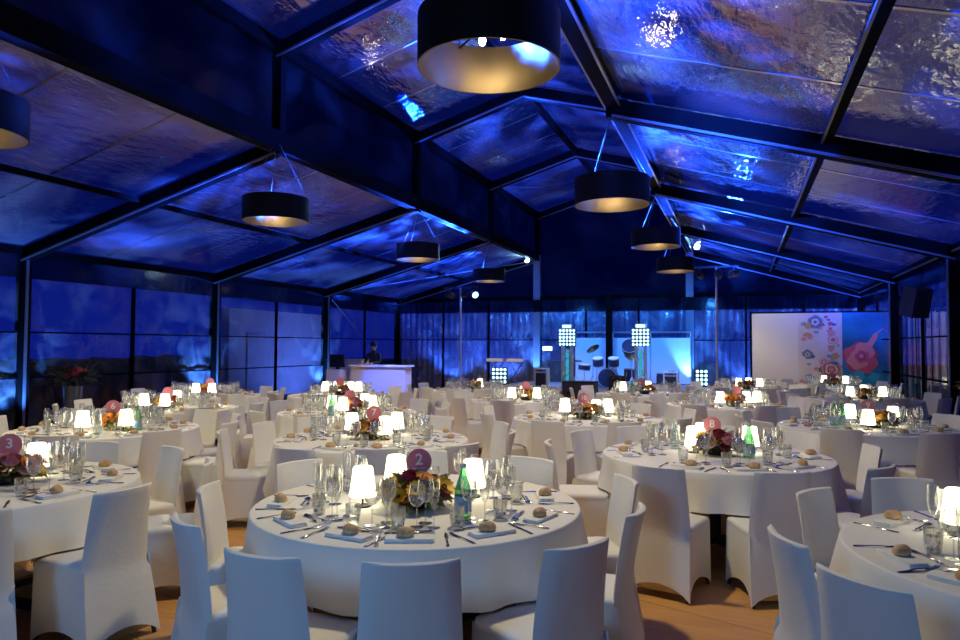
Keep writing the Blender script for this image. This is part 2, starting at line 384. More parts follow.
LP = {'2': [(-0.247, -0.19), (-0.263, 0.239), (0.231, 0.262)], '3': [(0.052, 0.337), (-.30, -.2)], '6': [(0.081, -0.35), (0.349, -0.074)], '7': [(-0.308, 0.139), (0.156, -0.045), (0.082, 0.345)],
      '8': [(-0.169, 0.03), (-0.115, 0.337), (0.276, 0.214)], '9': [(-0.109, 0.341), (-0.027, -0.351), (0.305, 0.183)], '10': [(-0.315, 0.165), (0.098, 0.10), (0.212, 0.284)], 'fr': [(-0.372, 0.277), (.3, .1)],
      'l3': [(-0.077, -0.351), (0.216, -0.279), (-0.156, 0.324)], 'l4': [(0.014, -0.28), (0.258, -0.169)], 'cl3': [(-0.16, -0.13), (0.127, -0.334), (0.343, 0.033), (0.055, 0.352)],
      'cl4': [(-0.36, 0.08), (-0.23, 0.26), (0.005, 0.359), (0.2, 0.30)], 'c3': [(-0.139, -0.328), (-0.09, 0.15), (0.253, -0.247)], 'c5': [(0.076, 0.029)], 'm3': [(-0.1, -0.331), (0.27, -0.18), (0.42, -0.01)],
      'c4': [(-0.397, -0.052), (0.016, 0.355)], 'r2': [(-0.236, -0.268), (0.058, 0.355), (0.275, -0.124)], 'm4': [(-0.16, 0.10), (0.03, 0.351), (0.25, 0.22)], 'r3': [(-0.135, 0.331), (0.293, 0.207)]}
SG = {'2': (-0.012, 0.034), '3': (0.03, 0.16), '6': (0.084, 0.004), '7': (-0.053, 0.12), '8': (-0.023, 0.11), '9': (0.03, 0.017), '10': (-0.071, 0.15), 'l3': (0.08, -0.09), 'l4': (0.052, 0.014), 'cl3': (0.1, -0.12),
      'cl4': (-0.1, 0.15), 'c3': (-0.008, 0.017), 'm3': (0.12, -0.12), 'c4': (-0.047, -0.1), 'r3': (0.006, 0.1)}
BT = {'2': [(0.35, -0.195)], '6': [(0.395, 0.023), (0.22, -0.30)], '8': [(0.264, -0.10), (-0.334, 0.213)], '9': [(-0.317, 0.001), (-0.224, 0.13)], 'cl3': [(-0.0, -0.40)], 'c4': [(-0.196, -0.287)], 'm3': [(0.06, -0.33)]}
ANG = {'2': [-57, -25.5, -1.8, 28, 58, 97, 140, 178, -138, -94], '8': [-15, 18, 52, 102, 143, 180, -142, -110, -72], '7': [-26, 3, 32, 74, 106, 147, 180, -150, -121, -90], '10': [-18, 18, 55, 108, 148, 180, -148, -105, -62],
       '9': [-46, -10, 27, 62, 98, 138, 172, -140, -100, -75], 'fr': [-27, -51, -104, -140, 178, 145], '3': [-3, 30, 70, 106, 143, 178, -36, -145], '6': [-18, 20, 54, 90, 124, 160, -164, -128, -92, -55]}
CR = {'2': {-25.5: .05, -1.8: .05, 28: .03, -94: -.16, -57: -.07, 58: -.10, -138: -.13, 140: -.10, 97: -.08}, 'fr': {-104: -.17, -140: -.02, -51: -.10}, '3': {106: -.08, 143: -.05}, '8': {102: -.10, -110: -.06, -142: -.08, 143: -.08}}
TZ = .76
def table_mesh():
    b = MB(); b.lathe([(.01, .715), (.885, .715), (.892, .722), (.892, .744), (.885, .750), (.01, .750)], 48); return b.mesh('tabletop', M['dark'])
def ped_mesh():
    b = MB()
    b.cyl((0, 0, .08), (0, 0, .715), .045, n=14)
    for k in range(4):
        a = PI / 4 + k * PI / 2; b.beam((0, 0, .07), (.46 * math.cos(a), .46 * math.sin(a), .035), .05, .05)
        b.beam((0, 0, .69), (.55 * math.cos(a), .55 * math.sin(a), .69), .04, .04)
    return b.mesh('pedestal', M['dark'], 30)
tm, pm = table_mesh(), ped_mesh()
def cloth_obj(key, loc, angs, sq):
    """square linen on a round top: four hanging corners, lifted over the seats"""
    n = 120; b = MB(); rings = []
    def drop(t):
        m = max(abs(math.cos(t - sq)), abs(math.sin(t - sq))); over = 1.24 / m - .905
        over = min(over, .69)
        for a in angs:
            d = abs((t - a + PI) % (2 * PI) - PI)
            if d < R(17): over = min(over, .265)
            elif d < R(25): over = min(over, .265 + (d - R(17)) / R(8) * .45)
        return over
    dr = [drop(2 * PI * i / n) for i in range(n)]
    ph = rnd.random() * 6
    for r in (.25, .5, .75, .86, .895): rings.append([(r * math.cos(2 * PI * i / n), r * math.sin(2 * PI * i / n), TZ) for i in range(n)])
    for r, dz_ in ((.903, .0005), (.907, .003), (.9095, .008)): rings.append([(r * math.cos(2 * PI * i / n), r * math.sin(2 * PI * i / n), TZ - dz_) for i in range(n)])
    for k in range(1, 9):
        u = k / 8; ring = []
        for i in range(n):
            t = 2 * PI * i / n; d = dr[i] * u
            rip = (.5 + .5 * math.sin(t * 17 + ph + 1.4 * math.sin(3 * t + ph))) * (.075 * u * min(1.2, dr[i] / .3))
            r = .910 + .012 * u + rip * (.6 if dr[i] < .28 else 1.0)
            ring.append((r * math.cos(t), r * math.sin(t), TZ - .010 - d))
        rings.append(ring)
    b.loft(rings, cap0=True, cap1=False)
    o = b.build('tablecloth', M['cloth'], smooth=60); o.location = loc
    return tag(o, 'white square tablecloth draped over the ' + NM[key], 'tablecloth', 'white linen tablecloths')

# ------------------------------------------------------------------ covered chair
def chair_meshes():
    BZ = .46
    def backring(z):
        u = max(0, (z - .40) / .45); hw = .205 - .022 * u; yb = -.205 - .085 * u ** 1.5; th = .040 - .008 * u; n = 10; out = []
        cur = .045 * (.22 + .78 * u)                                  # the back wraps forward at its edges
        fr_ = []; rr = []
        for i in range(n + 1):
            s = -1 + 2 * i / n; x = hw * s; yy = yb + cur * s * s
            e = math.sqrt(max(0, 1 - abs(s) ** 8)) if abs(s) > .8 else 1
            rr.append((x, yy - th / 2 * e, z)); fr_.append((x, yy + th / 2 * e, z))
        return rr + fr_[::-1]
    def lowring(t):
        n = 10; hw = .2045 + .0205 * t; yb = -.2065 - .075 * t; th = .038 - .022 * t; cur = .0115 * (1 - t); fr_ = []; rr = []
        for i in range(n + 1):
            s = -1 + 2 * i / n; x = hw * s; yy = yb + cur * s * s + .02 * t * (1 - s * s); z = .42 * (1 - t) + (.012 + .082 * (1 - s * s) ** .8) * t
            rr.append((x, yy - th / 2, z)); fr_.append((x, yy + th / 2, z))
        return rr + fr_[::-1]
    zs = [.42, .46, .52, .60, .68, .76, .82, .842]
    b = MB(); rings = [lowring(t) for t in (1., .85, .7, .5, .3, .12)] + [backring(z) for z in zs]
    top = [(x * .985, y * .99 - .003, .853) for x, y, z in backring(.847)]
    cxx = [(x, -.29 + .045 * (x / .183) ** 2 + (y - (-.29 + .045 * (x / .183) ** 2)) * .35, .857) for x, y, z in backring(.85)]
    b.loft(rings + [top, cxx]); back = b.mesh('backrest', M['cover'], 60)
    # seat pad
    b = MB()
    def sq(hw, y0, y1, z, r=.04, n=5):
        pts = []
        for cx, cy_, a0 in ((hw - r, y1 - r, 0), (-hw + r, y1 - r, PI / 2), (-hw + r, y0 + r, PI), (hw - r, y0 + r, 1.5 * PI)):
            for i in range(n): a = a0 + PI / 2 * i / (n - 1); pts.append((cx + r * math.cos(a), cy_ + r * math.sin(a), z))
        return pts
    b.loft([sq(.203, -.20, .205, .425), sq(.207, -.20, .21, .445), sq(.203, -.195, .207, .462), sq(.18, -.18, .185, .470), sq(.10, -.10, .10, .474, .03)])
    seat = b.mesh('seat', M['cover'], 60)
    # skirt: stretched between the four legs, arched hems
    b = MB(); n = 9; rings = []
    c0 = [(.203, -.215), (.202, .205), (-.202, .205), (-.203, -.215)]; c1 = [(.222, -.280), (.205, .215), (-.205, .215), (-.222, -.280)]
    for k in range(8):
        u = k / 7; ring = []
        for c in range(3):
            for i in range(n + (1 if c == 2 else 0)):
                s = i / n; arch = 4 * s * (1 - s)
                p0 = [c0[c][q] * (1 - s) + c0[c + 1][q] * s for q in (0, 1)]; p1 = [c1[c][q] * (1 - s) + c1[c + 1][q] * s for q in (0, 1)]
                z = .445 + (.012 + .085 * arch ** .8 - .445) * u; pull = .022 * arch * u
                nx, ny = ((-1, 0), (0, -1), (1, 0))[c]
                ring.append((p0[0] + (p1[0] - p0[0]) * u + nx * pull, p0[1] + (p1[1] - p0[1]) * u + ny * pull, z))
        rings.append(ring)
    m_ = len(rings[0]); b.add([p for r in rings for p in r], [(k * m_ + i, k * m_ + i + 1, (k + 1) * m_ + i + 1, (k + 1) * m_ + i) for k in range(7) for i in range(m_ - 1)])
    skirt = b.mesh('skirt', M['cover'], 50)
    legs = []
    for x, y in ((.19, .195), (-.19, .195), (-.205, -.262), (.205, -.262)):
        b = MB(); b.cyl((x, y, 0), (x * .93, y * .90, .20), .012, .014, 8); legs.append(b.mesh('leg', M['dark']))
    # all in one for the far tables
    b = MB()
    for me in (back, seat, skirt): b.add([v.co for v in me.vertices], [tuple(p.vertices) for p in me.polygons])
    one = b.mesh('dining_chair', M['cover'], 50)
    return back, seat, skirt, legs, one
c_back, c_seat, c_skirt, c_legs, c_one = chair_meshes()
def make_chair(detail):
    if not detail: return link('dining_chair', c_one)
    r = empty('dining_chair')
    for nme, me in (('backrest', c_back), ('seat', c_seat), ('skirt', c_skirt)): link(nme, me, r)
    for me in c_legs: link('leg', me, r)
    return r

# ------------------------------------------------------------------ tableware prototypes
def wine_parts():
    bowl = MB(); bowl.lathe([(.004, .100), (.018, .104), (.032, .118), (.040, .140), (.041, .158), (.037, .185), (.032, .208)], 14)
    st = MB(); st.lathe([(.004, .006), (.0035, .02), (.0032, .07), (.004, .100)], 8)
    ft = MB(); ft.lathe([(.001, 0), (.034, .001), (.034, .0025), (.012, .005), (.004, .008)], 14)
    return bowl, st, ft
def flute_parts():
    bowl = MB(); bowl.lathe([(.004, .095), (.012, .105), (.021, .13), (.0255, .16), (.0265, .185), (.0245, .215), (.0225, .238)], 14)
    st = MB(); st.lathe([(.004, .006), (.0032, .02), (.003, .07), (.004, .096)], 8)
    ft = MB(); ft.lathe([(.001, 0), (.031, .001), (.031, .0025), (.012, .005), (.004, .008)], 14)
    return bowl, st, ft
def merge(parts):
    b = MB()
    for p in parts: b.add(p.v, p.f)
    return b
def tumbler():
    b = MB(); b.lathe([(.001, .003), (.028, .003), (.031, .012), (.036, .05), (.038, .085), (.037, .105), (.0355, .105), (.036, .05), (.029, .016), (.001, .014)], 16); return b
GL = {'wine_glass': (wine_parts(), 'stemmed wine glass'), 'champagne_flute': (flute_parts(), 'slim champagne flute')}
me_w, me_f, me_t = merge(GL['wine_glass'][0]).mesh('wine_glass', M['glass'], 60), merge(GL['champagne_flute'][0]).mesh('champagne_flute', M['glass'], 60), tumbler().mesh('water_tumbler', M['glass'], 60)
me_w2 = me_w.copy(); me_w2.name = 'second_wine_glass'; me_w2.transform(Matrix.Diagonal((1.06, 1.06, 1.05, 1)))  # second wine glass of each place: the same glass, slightly larger
parts_me = {k: [p.mesh(n, M['glass'], 60) for p, n in zip(v[0], ('bowl', 'stem', 'foot'))] for k, v in GL.items()}
def napkin_mesh():
    b = MB()
    # folded long linen: three layers with soft rounded edges
    def layer(x0, x1, y0, y1, z0, z1):
        r = (z1 - z0) / 2; rings = []
        for x, s in ((x0, .55), (x0 + .006, 1), ((x0 + x1) / 2, 1.03), (x1 - .006, 1), (x1, .55)):
            rings.append([(x, (y0 + y1) / 2 + (y1 - y0) / 2 * c * s ** .3, z0 + r + r * w * s) for c, w in ((-1, 0), (-.96, .8), (0, 1.15), (.96, .8), (1, 0), (.96, -1), (0, -1), (-.96, -1))])
        b.loft(rings)
    layer(-.115, .115, -.045, .045, 0, .006); layer(-.113, .112, -.043, .044, .0055, .012); layer(-.112, .110, -.045, .040, .0115, .018)
    return b.mesh('napkin', M['napkin'], 50)
def roll_mesh():
    b = MB(); n = 16; rings = []
    for r_, z in ((.30, 0), (.80, .001), (.97, .007), (1., .014), (.96, .022), (.84, .031), (.62, .038), (.34, .0415), (.10, .0425)):
        rings.append([(.043 * r_ * math.cos(2 * PI * i / n) * (1 + .03 * math.sin(3 * i)), .035 * r_ * math.sin(2 * PI * i / n) * (1 + .03 * math.cos(2 * i)), z + (.003 * math.cos(4 * PI * i / n) if .02 < z < .04 else 0)) for i in range(n)])
    b.loft(rings); return b.mesh('bread_roll', M['roll'], 70)
def strip(b, prof, z):
    """flat cutlery outline: list of (y, halfwidth, dz)"""
    t = .0022
    rings = [[(-w, y, z + dz), (0, y, z + dz - t * .3), (w, y, z + dz), (w * .8, y, z + dz + t), (0, y, z + dz + t * 1.4), (-w * .8, y, z + dz + t)] for y, w, dz in prof]
    b.loft(rings)
def knife_mesh():
    b = MB(); strip(b, [(-.115, .004, 0), (-.110, .008, 0), (-.02, .005, .002), (0, .004, .002), (.005, .008, .001), (.06, .0095, .001), (.095, .008, .001), (.11, .002, .001)], .001); return b.mesh('dinner_knife', M['steel'], 60)
def fork_mesh():
    b = MB(); strip(b, [(-.105, .004, 0), (-.10, .009, .001), (-.03, .004, .004), (.02, .003, .004), (.035, .010, .002), (.055, .0115, .001)], .001)
    for x in (-.009, -.003, .003, .009): strip_x = MB(); strip(strip_x, [(.054, .0022, .001), (.08, .0018, .002), (.100, .0010, .006)], .001); b.add([(v[0] + x, v[1], v[2]) for v in strip_x.v], strip_x.f)
    return b.mesh('dinner_fork', M['steel'], 60)
def spoon_mesh():
    b = MB(); strip(b, [(-.095, .004, 0), (-.09, .008, .001), (-.02, .0035, .004), (.03, .003, .004)], .001)
    rings = []
    for y, w, d in ((.028, .003, .004), (.036, .011, .001), (.05, .017, 0), (.068, .018, 0), (.084, .012, .001), (.091, .003, .004)):
        rings.append([(-w, y, .003 + d), (-w * .5, y, .001 + d * .5), (w * .5, y, .001 + d * .5), (w, y, .003 + d), (w * .45, y, .0028 + d), (-w * .45, y, .0028 + d)])
    b.loft(rings); return b.mesh('dessert_spoon', M['steel'], 60)
me_dfork = fork_mesh(); me_dfork.transform(Matrix.Scale(.82, 4))
me_nap, me_roll, me_knife, me_fork, me_spoon = napkin_mesh(), roll_mesh(), knife_mesh(), fork_mesh(), spoon_mesh()

def clock(a):                                   # a: degrees from the viewer's side of the table, anticlockwise seen from above
    h = int(round(6 - a / 30.)) % 12
    return ['twelve', 'one', 'two', 'three', 'four', 'five', 'six', 'seven', 'eight', 'nine', 'ten', 'eleven'][h] + " o'clock"

def put(name, me, loc, rz, label, cat, group, parts=None):
    if parts:
        o = empty(name)
        for p in parts: link(p.name.split('.')[0], p, o)
    else: o = link(name, me)
    o.location = loc; o.rotation_euler = (0, 0, rz); return tag(o, label, cat, group)

def place_setting(key, cx, cy_, ang, w, near):
    er = Vector((math.cos(ang), math.sin(ang), 0)); et = Vector((-er.y, er.x, 0)); T = NM[key]
    rz = ang + PI / 2                            # local +y of an item points to the table centre when rz = ang + 90
    def P(r, t, z=TZ): v = Vector((cx, cy_, 0)) + er * r + et * t; return (v.x, v.y, z + .0012)
    j = lambda s: rnd.uniform(-s, s)
    nj = j(.015); nr = j(R(12)); nrad = .755 + j(.012)
    put('napkin', me_nap, P(nrad, nj), rz + nr, 'white folded napkin, %s place of the %s' % (w, T), 'napkin', 'folded napkins under the bread rolls')
    put('bread_roll', me_roll, P(nrad, nj + j(.03), TZ + .0178), rz + j(1.5), 'golden bread roll, %s place of the %s' % (w, T), 'bread roll', 'bread rolls on napkins')
    put('dinner_knife', me_knife, P(.755, .165 + j(.01)), rz + j(R(6)), 'steel dinner knife, %s place of the %s' % (w, T), 'knife', 'dinner knives')
    put('dinner_fork', me_fork, P(.755, -.165 + j(.01)), rz + j(R(6)), 'steel dinner fork, %s place of the %s' % (w, T), 'fork', 'dinner forks')
    put('dessert_spoon', me_spoon, P(.635 + j(.008), -.04 + j(.02)), rz + PI / 2 + j(R(10)), 'steel dessert spoon, %s place of the %s' % (w, T), 'spoon', 'dessert spoons')
    if near: put('dessert_fork', me_dfork, P(.612 + j(.008), .0 + j(.02)), rz - PI / 2 + j(R(12)), 'small steel dessert fork, %s place of the %s' % (w, T), 'fork', 'dessert forks')
    pw = parts_me['wine_glass'] if key == '2' else None; pf = parts_me['champagne_flute'] if key == '2' else None
    r0 = .545 + j(.015); t0 = j(.012)
    put('water_tumbler', me_t, P(r0 + .01, t0 - .09), j(3), 'clear water tumbler, %s place of the %s' % (w, T), 'glass', 'water tumblers')
    put('wine_glass', me_w, P(r0 - .02, t0), j(3), 'clear stemmed wine glass, %s place of the %s' % (w, T), 'glass', 'wine glasses', pw)
    put('second_wine_glass', me_w2, P(r0 - .095, t0 + .045 + j(.004)), j(3), 'large second stemmed wine glass, %s place of the %s' % (w, T), 'glass', 'second wine glasses')
    put('champagne_flute', me_f, P(r0 - .005, t0 + .085), j(3), 'slim champagne flute, %s place of the %s' % (w, T), 'glass', 'champagne flutes', pf)

# ------------------------------------------------------------------ centrepiece prototypes
def make_lamp():
    r = empty('table_lamp')
    b = MB(); b.lathe([(.001, 0), (.050, 0), (.052, .004), (.050, .010), (.012, .014), (.001, .014)], 20); b.build('base', M['black'], r)
    b = MB(); b.cyl((0, 0, .012), (0, 0, .20), .006, n=10); b.build('pole', M['black'], r)
    b = MB(); b.lathe([(.080, .065), (.083, .066), (.060, .236), (.054, .243), (.001, .244), (.001, .241), (.053, .240), (.058, .233), (.080, .068), (.079, .065)], 28); b.build('lamp_shade', M['shade'], r, 50)
    return r
lamp0 = None
def lamp(key, i, n, dx, dy):
    global lamp0
    if lamp0 is None: o = lamp0 = make_lamp()
    else: o = copy_tree(lamp0)
    o.location = (TB[key][0] + dx, TB[key][1] + dy, TZ + .001); o.scale = (.9, .9, .9)
    a = (math.atan2(dy, dx) - math.atan2(-TB[key][1], -TB[key][0])) * 180 / PI
    a = (a + 180) % 360 - 180
    side = '' if n == 1 else ', %s side' % clock(a)
    return tag(o, 'lit table lamp on the %s%s' % (NM[key], side), 'lamp', 'lit white table lamps')
def bottle(key, i, dx, dy, kind):
    r = empty('water_bottle', (TB[key][0] + dx, TB[key][1] + dy, TZ + .001))
    if kind == 'green':
        b = MB(); b.lathe([(.001, .001), (.036, .001), (.039, .006), (.039, .135), (.037, .155), (.028, .195), (.017, .235), (.0135, .262), (.014, .285), (.013, .29)], 18); b.build('bottle_body', M['green'], r, 50)
        b = MB(); b.lathe([(.0397, .03), (.0402, .035), (.0402, .115), (.0397, .12)], 18); b.build('label', M['wlabel'], r, 50)
        b = MB(); b.lathe([(.001, .305), (.014, .304), (.0155, .300), (.0155, .282), (.0145, .28)], 14); b.build('cap', M['cap'], r, 50)
        r.scale = (1.14, 1.14, .9)
        lab = 'green glass water bottle standing on the ' + NM[key] + (', beside the other green bottle' if False else '')
        if key == '9': lab = ('darker outer green bottle' if i == 0 else 'pale inner green bottle beside the lamp') + ' on the table numbered 9'
    else:
        b = MB(); b.lathe([(.001, .001), (.040, .001), (.042, .006), (.042, .12), (.034, .16), (.018, .20), (.016, .225), (.019, .235)], 18); b.build('bottle_body', M['clearb'], r, 50)
        b = MB(); b.lathe([(.001, .246), (.014, .246), (.016, .235), (.012, .222)], 12); b.build('stopper', M['cap'], r, 50)
        lab = 'pale clear glass carafe standing on the ' + NM[key]
    return tag(r, lab, 'bottle', 'bottles on the tables')

def daisy_mesh(name, mt, n=14, r=.036, layers=2, cup=.35):
    b = MB(); b.cur = 0
    for L in range(layers):
        rr = r * (1 - .22 * L); zz = .004 * L
        for i in range(n):
            a = 2 * PI * (i + .5 * L) / n; ca, sa = math.cos(a), math.sin(a); w = rr * 2.6 / n
            pts = []
            for u, ww, h in ((.15, .5, 0), (.55, 1, cup * .35), (.88, .85, cup * .7), (1., .3, cup)):
                for s in (-1, 1):
                    px, py = rr * u, s * w * ww; pts.append((px * ca - py * sa, px * sa + py * ca, zz + rr * h * (1 + .6 * L)))
            b.add(pts, [(0, 2, 3, 1), (2, 4, 5, 3), (4, 6, 7, 5)])
    b.cur = 1; b.ball((0, 0, .004), (r * .28, r * .28, r * .2), 8, 4)
    return b.mesh(name, [mt, M['centre']], 60)
def rose_mesh(name, mt, r=.034):
    b = MB()
    for L in range(5):
        n = 5 if L < 3 else 4; rr = r * (1 - .19 * L)
        for i in range(n):
            a = 2 * PI * i / n + L * .7; w = PI / n * 1.35; vs = []
            for u in (0, .5, 1):
                for s in (-1, -.5, 0, .5, 1):
                    th = a + s * w; rad = rr * (.35 + .75 * math.sin(u * PI * .62)) * (1 - .10 * s * s); vs.append((rad * math.cos(th), rad * math.sin(th), -r * .5 + r * (1.1 + .12 * L) * u * (1 - .12 * s * s)))
            fs = [(k * 5 + q, k * 5 + q + 1, (k + 1) * 5 + q + 1, (k + 1) * 5 + q) for k in range(2) for q in range(4)]
            b.add(vs, fs)
    return b.mesh(name, mt, 60)
BLM = {}
def blossom_mesh(c, kind):
    k = (c, kind)
    if k not in BLM: BLM[k] = daisy_mesh('blossom', M[c]) if kind == 'd' else rose_mesh('blossom', M[c])
    return BLM[k]
def foliage_mesh(seed, n, rx, h, mt, leaf=.06):
    q = random.Random(seed); b = MB()
    for i in range(n):
        a = q.uniform(0, 2 * PI); el = q.uniform(-.1, 1.1); d = q.uniform(.45, 1.)
        p = Vector((rx * d * math.cos(el) * math.cos(a), rx * d * math.cos(el) * math.sin(a), .05 + h * d * max(0, math.sin(el))))
        dirv = Vector((math.cos(a) * math.cos(el), math.sin(a) * math.cos(el), math.sin(el) + q.uniform(-.5, .3))).normalized()
        sd = dirv.cross(Vector((q.uniform(-1, 1), q.uniform(-1, 1), 1))).normalized(); nn = sd.cross(dirv); l = leaf * q.uniform(.7, 1.3); w = l * .26
        vs = []
        for u, ww, bend in ((0, .15, 0), (.35, 1, .05), (.7, .75, .02), (1, .05, -.18)):
            c = p + dirv * l * u + nn * l * bend; vs += [c - sd * w * ww, c - nn * w * .25 * ww, c + sd * w * ww]
        b.add(vs, [(3 * k + s, 3 * k + s + 1, 3 * k + s + 4, 3 * k + s + 3) for k in range(3) for s in (0, 1)])
    return b.mesh('foliage', mt, 60)
FO = [foliage_mesh(s, 230, .18, .10, M['leaf'], .075) for s in (1, 2)]
FOF = foliage_mesh(3, 90, .17, .11, M['leaf'], .08)
def bowl_mesh():
    b = MB(); b.lathe([(.001, 0), (.07, 0), (.095, .02), (.105, .05), (.10, .055), (.09, .03), (.001, .02)], 20); return b.mesh('bowl', M['bowl'], 50)
me_bowl = bowl_mesh()
FL = {'2': (['yellow'] * 7 + ['wine'] * 7 + ['orange'] * 5 + ['amber'] * 4, 'round centrepiece of yellow and burgundy flowers'), '8': (['yellow'] * 2 + ['pink'] * 4 + ['peach'] * 3 + ['wine'] * 5, 'centrepiece of yellow, peach, pink and burgundy flowers'),
      '3': (['orange'] * 6 + ['pink'] * 5 + ['yellow'] * 2, 'bright centrepiece of orange and pink flowers'), '6': (['orange'] * 8 + ['pink'] * 2, 'centrepiece of orange flowers'), '7': (['amber'] * 8 + ['wine'] * 3, 'amber and burgundy flower centrepiece'),
      '9': (['amber'] * 9 + ['orange'] * 2, 'amber flower centrepiece'), '10': (['amber'] * 7 + ['orange'] * 4, 'amber and orange flower centrepiece'), 'fr': (['amber'] * 6, 'amber flower centrepiece'),
      'm3': (['orange'] * 10, 'bright orange flower centrepiece'), 'cl3': (['orange'] * 5 + ['pink'] * 4 + ['amber'] * 3, 'orange and pink flower centrepiece'), 'r2': (['amber'] * 11, 'golden amber flower centrepiece'), 'cl4': (['orange'] * 5 + ['pink'] * 5, 'orange and pink flower centrepiece')}
FOFF = {'2': (.03, -.09), '8': (.02, .02), '9': (.12, -.05), 'r2': (.0, -.12), '6': (.16, .02), 'm3': (.08, -.22), 'cl3': (.15, -.12), '3': (.10, .10)}
EXTRA = {'2': (('yellow', -55, .55, 1.8), ('yellow', 0, .50, 1.5), ('yellow', 60, .50, 1.8), ('wine', -25, 1.1, 1.2), ('orange', 30, 1.0, 1.2), ('yellow', -28, .25, 1.2)),
         '8': (('yellow', -62, .75, 1.5), ('peach', -18, .40, 1.6), ('pink', 30, .6, 1.6), ('pink', 62, .4, 1.3), ('wine', 8, 1., 1.5), ('wine', -40, .3, 1.2)),
         '3': (('orange', 40, .5, 1.7), ('orange', 85, .6, 1.6), ('pink', 5, .8, 1.6), ('pink', -30, .5, 1.5), ('yellow', 60, .2, 1.3)), '6': (('orange', -40, .6, 1.6), ('orange', 10, .8, 1.6), ('orange', 50, .5, 1.5)),
         '7': (('amber', -30, .5, 1.6), ('wine', 20, .8, 1.5), ('amber', 50, .5, 1.5)), '9': (('amber', -40, .5, 1.7), ('amber', 10, .6, 1.6), ('orange', 50, .7, 1.5)), '10': (('amber', -40, .5, 1.7), ('orange', 0, .8, 1.5), ('amber', 40, .5, 1.6)),
         'm3': (('orange', -40, .5, 1.9), ('orange', 5, .6, 1.9), ('orange', 50, .7, 1.9)), 'cl3': (('orange', -30, .5, 1.8), ('pink', 10, .8, 1.8), ('amber', 50, .4, 1.8)), 'r2': (('amber', -50, .5, 2.), ('amber', 0, .6, 2.), ('amber', 50, .5, 2.))}
def flowers(key):
    cols, lab = FL.get(key, (['amber'] * 6 + ['wine'] * 2, 'low amber flower centrepiece')); near = key in NEAR
    dx, dy = FOFF.get(key, (0, 0)); o = empty('flower_arrangement', (TB[key][0] + dx, TB[key][1] + dy, TZ + .001), rnd.uniform(0, 6))
    link('bowl', me_bowl, o); link('foliage', FO[rnd.randrange(2)] if near else FOF, o)
    n = len(cols)
    cs = cols[:]; rnd.shuffle(cs)
    for i, c in enumerate(cs):
        a = i * 2.39996; u = math.sqrt((i + .5) / n); el = (1 - u * .80) * PI / 2
        k = link('blossom', blossom_mesh(c, 'd' if c in ('yellow', 'orange') else 'r'), o)
        k.location = (.175 * math.cos(el) * math.cos(a), .175 * math.cos(el) * math.sin(a), .045 + .105 * math.sin(el))
        k.rotation_euler = Vector((math.cos(el) * math.cos(a), math.cos(el) * math.sin(a), math.sin(el) + .2)).to_track_quat('Z', 'Y').to_euler()
        s = rnd.uniform(.95, 1.35) * (1.0 if near else 1.25); k.scale = (s, s, s)
    va_ = math.atan2(-TB[key][1], -TB[key][0]) - o.rotation_euler.z
    for c, da, el, s in EXTRA.get(key, ()):
        a = va_ + R(da); k = link('blossom', blossom_mesh(c, 'd' if c in ('yellow', 'orange') else 'r'), o); k.location = (.195 * math.cos(el) * math.cos(a), .195 * math.cos(el) * math.sin(a), .06 + .13 * math.sin(el))
        k.rotation_euler = Vector((math.cos(el) * math.cos(a), math.cos(el) * math.sin(a), math.sin(el) + .3)).to_track_quat('Z', 'Y').to_euler(); k.scale = (s, s, s)
    return tag(o, '%s on the %s' % (lab, NM[key]), 'flowers', 'flower centrepieces')

TEXTS = {}
def text_mesh(s, size):
    cu = bpy.data.curves.new('numeral', 'FONT'); cu.body = s; cu.size = size; cu.align_x = 'CENTER'; cu.align_y = 'CENTER'; cu.extrude = .0006; cu.offset = .0016
    o = bpy.data.objects.new('numeral', cu); COL.objects.link(o)
    dg = bpy.context.evaluated_depsgraph_get(); me = bpy.data.meshes.new_from_object(o.evaluated_get(dg)); bpy.data.objects.remove(o)
    me.materials.clear(); me.materials.append(M['signw']); return me
def table_sign(key):
    dx, dy = SG[key]; x, y = TB[key][0] + dx, TB[key][1] + dy
    o = empty('table_sign', (x, y, TZ + .001), math.atan2(-y, -x) + PI / 2 + rnd.uniform(-.12, .12))
    b = MB(); b.cyl((0, 0, .02), (0, 0, .17), .003, n=8); b.build('stick', M['signw'], o)
    rr = .072
    b = MB(); n = 40; b.loft([[(rr * math.cos(2 * PI * i / n), yy, .228 + rr * math.sin(2 * PI * i / n)) for i in range(n)] for yy in (.0025, -.0025)]); b.build('disc', M['sign'], o, 30)
    if key in ('2', '3', '6', '7', '8', '9', '10'):
        t = link('numeral', text_mesh(key, .088 if len(key) == 1 else .072), o); t.rotation_euler = (PI / 2, 0, 0); t.location = (0, -.0032, .236)
        if key == '2':
            b = MB(); b.box((0, -.003, .188), (.075, .0008, .0035)); b.build('caption_line', M['signw'], o, 0)
        return tag(o, 'round rose sign with white numeral %s among the flowers' % key, 'sign', 'round table number signs')
    return tag(o, 'round rose sign on a stick on the ' + NM[key], 'sign', 'round table number signs')

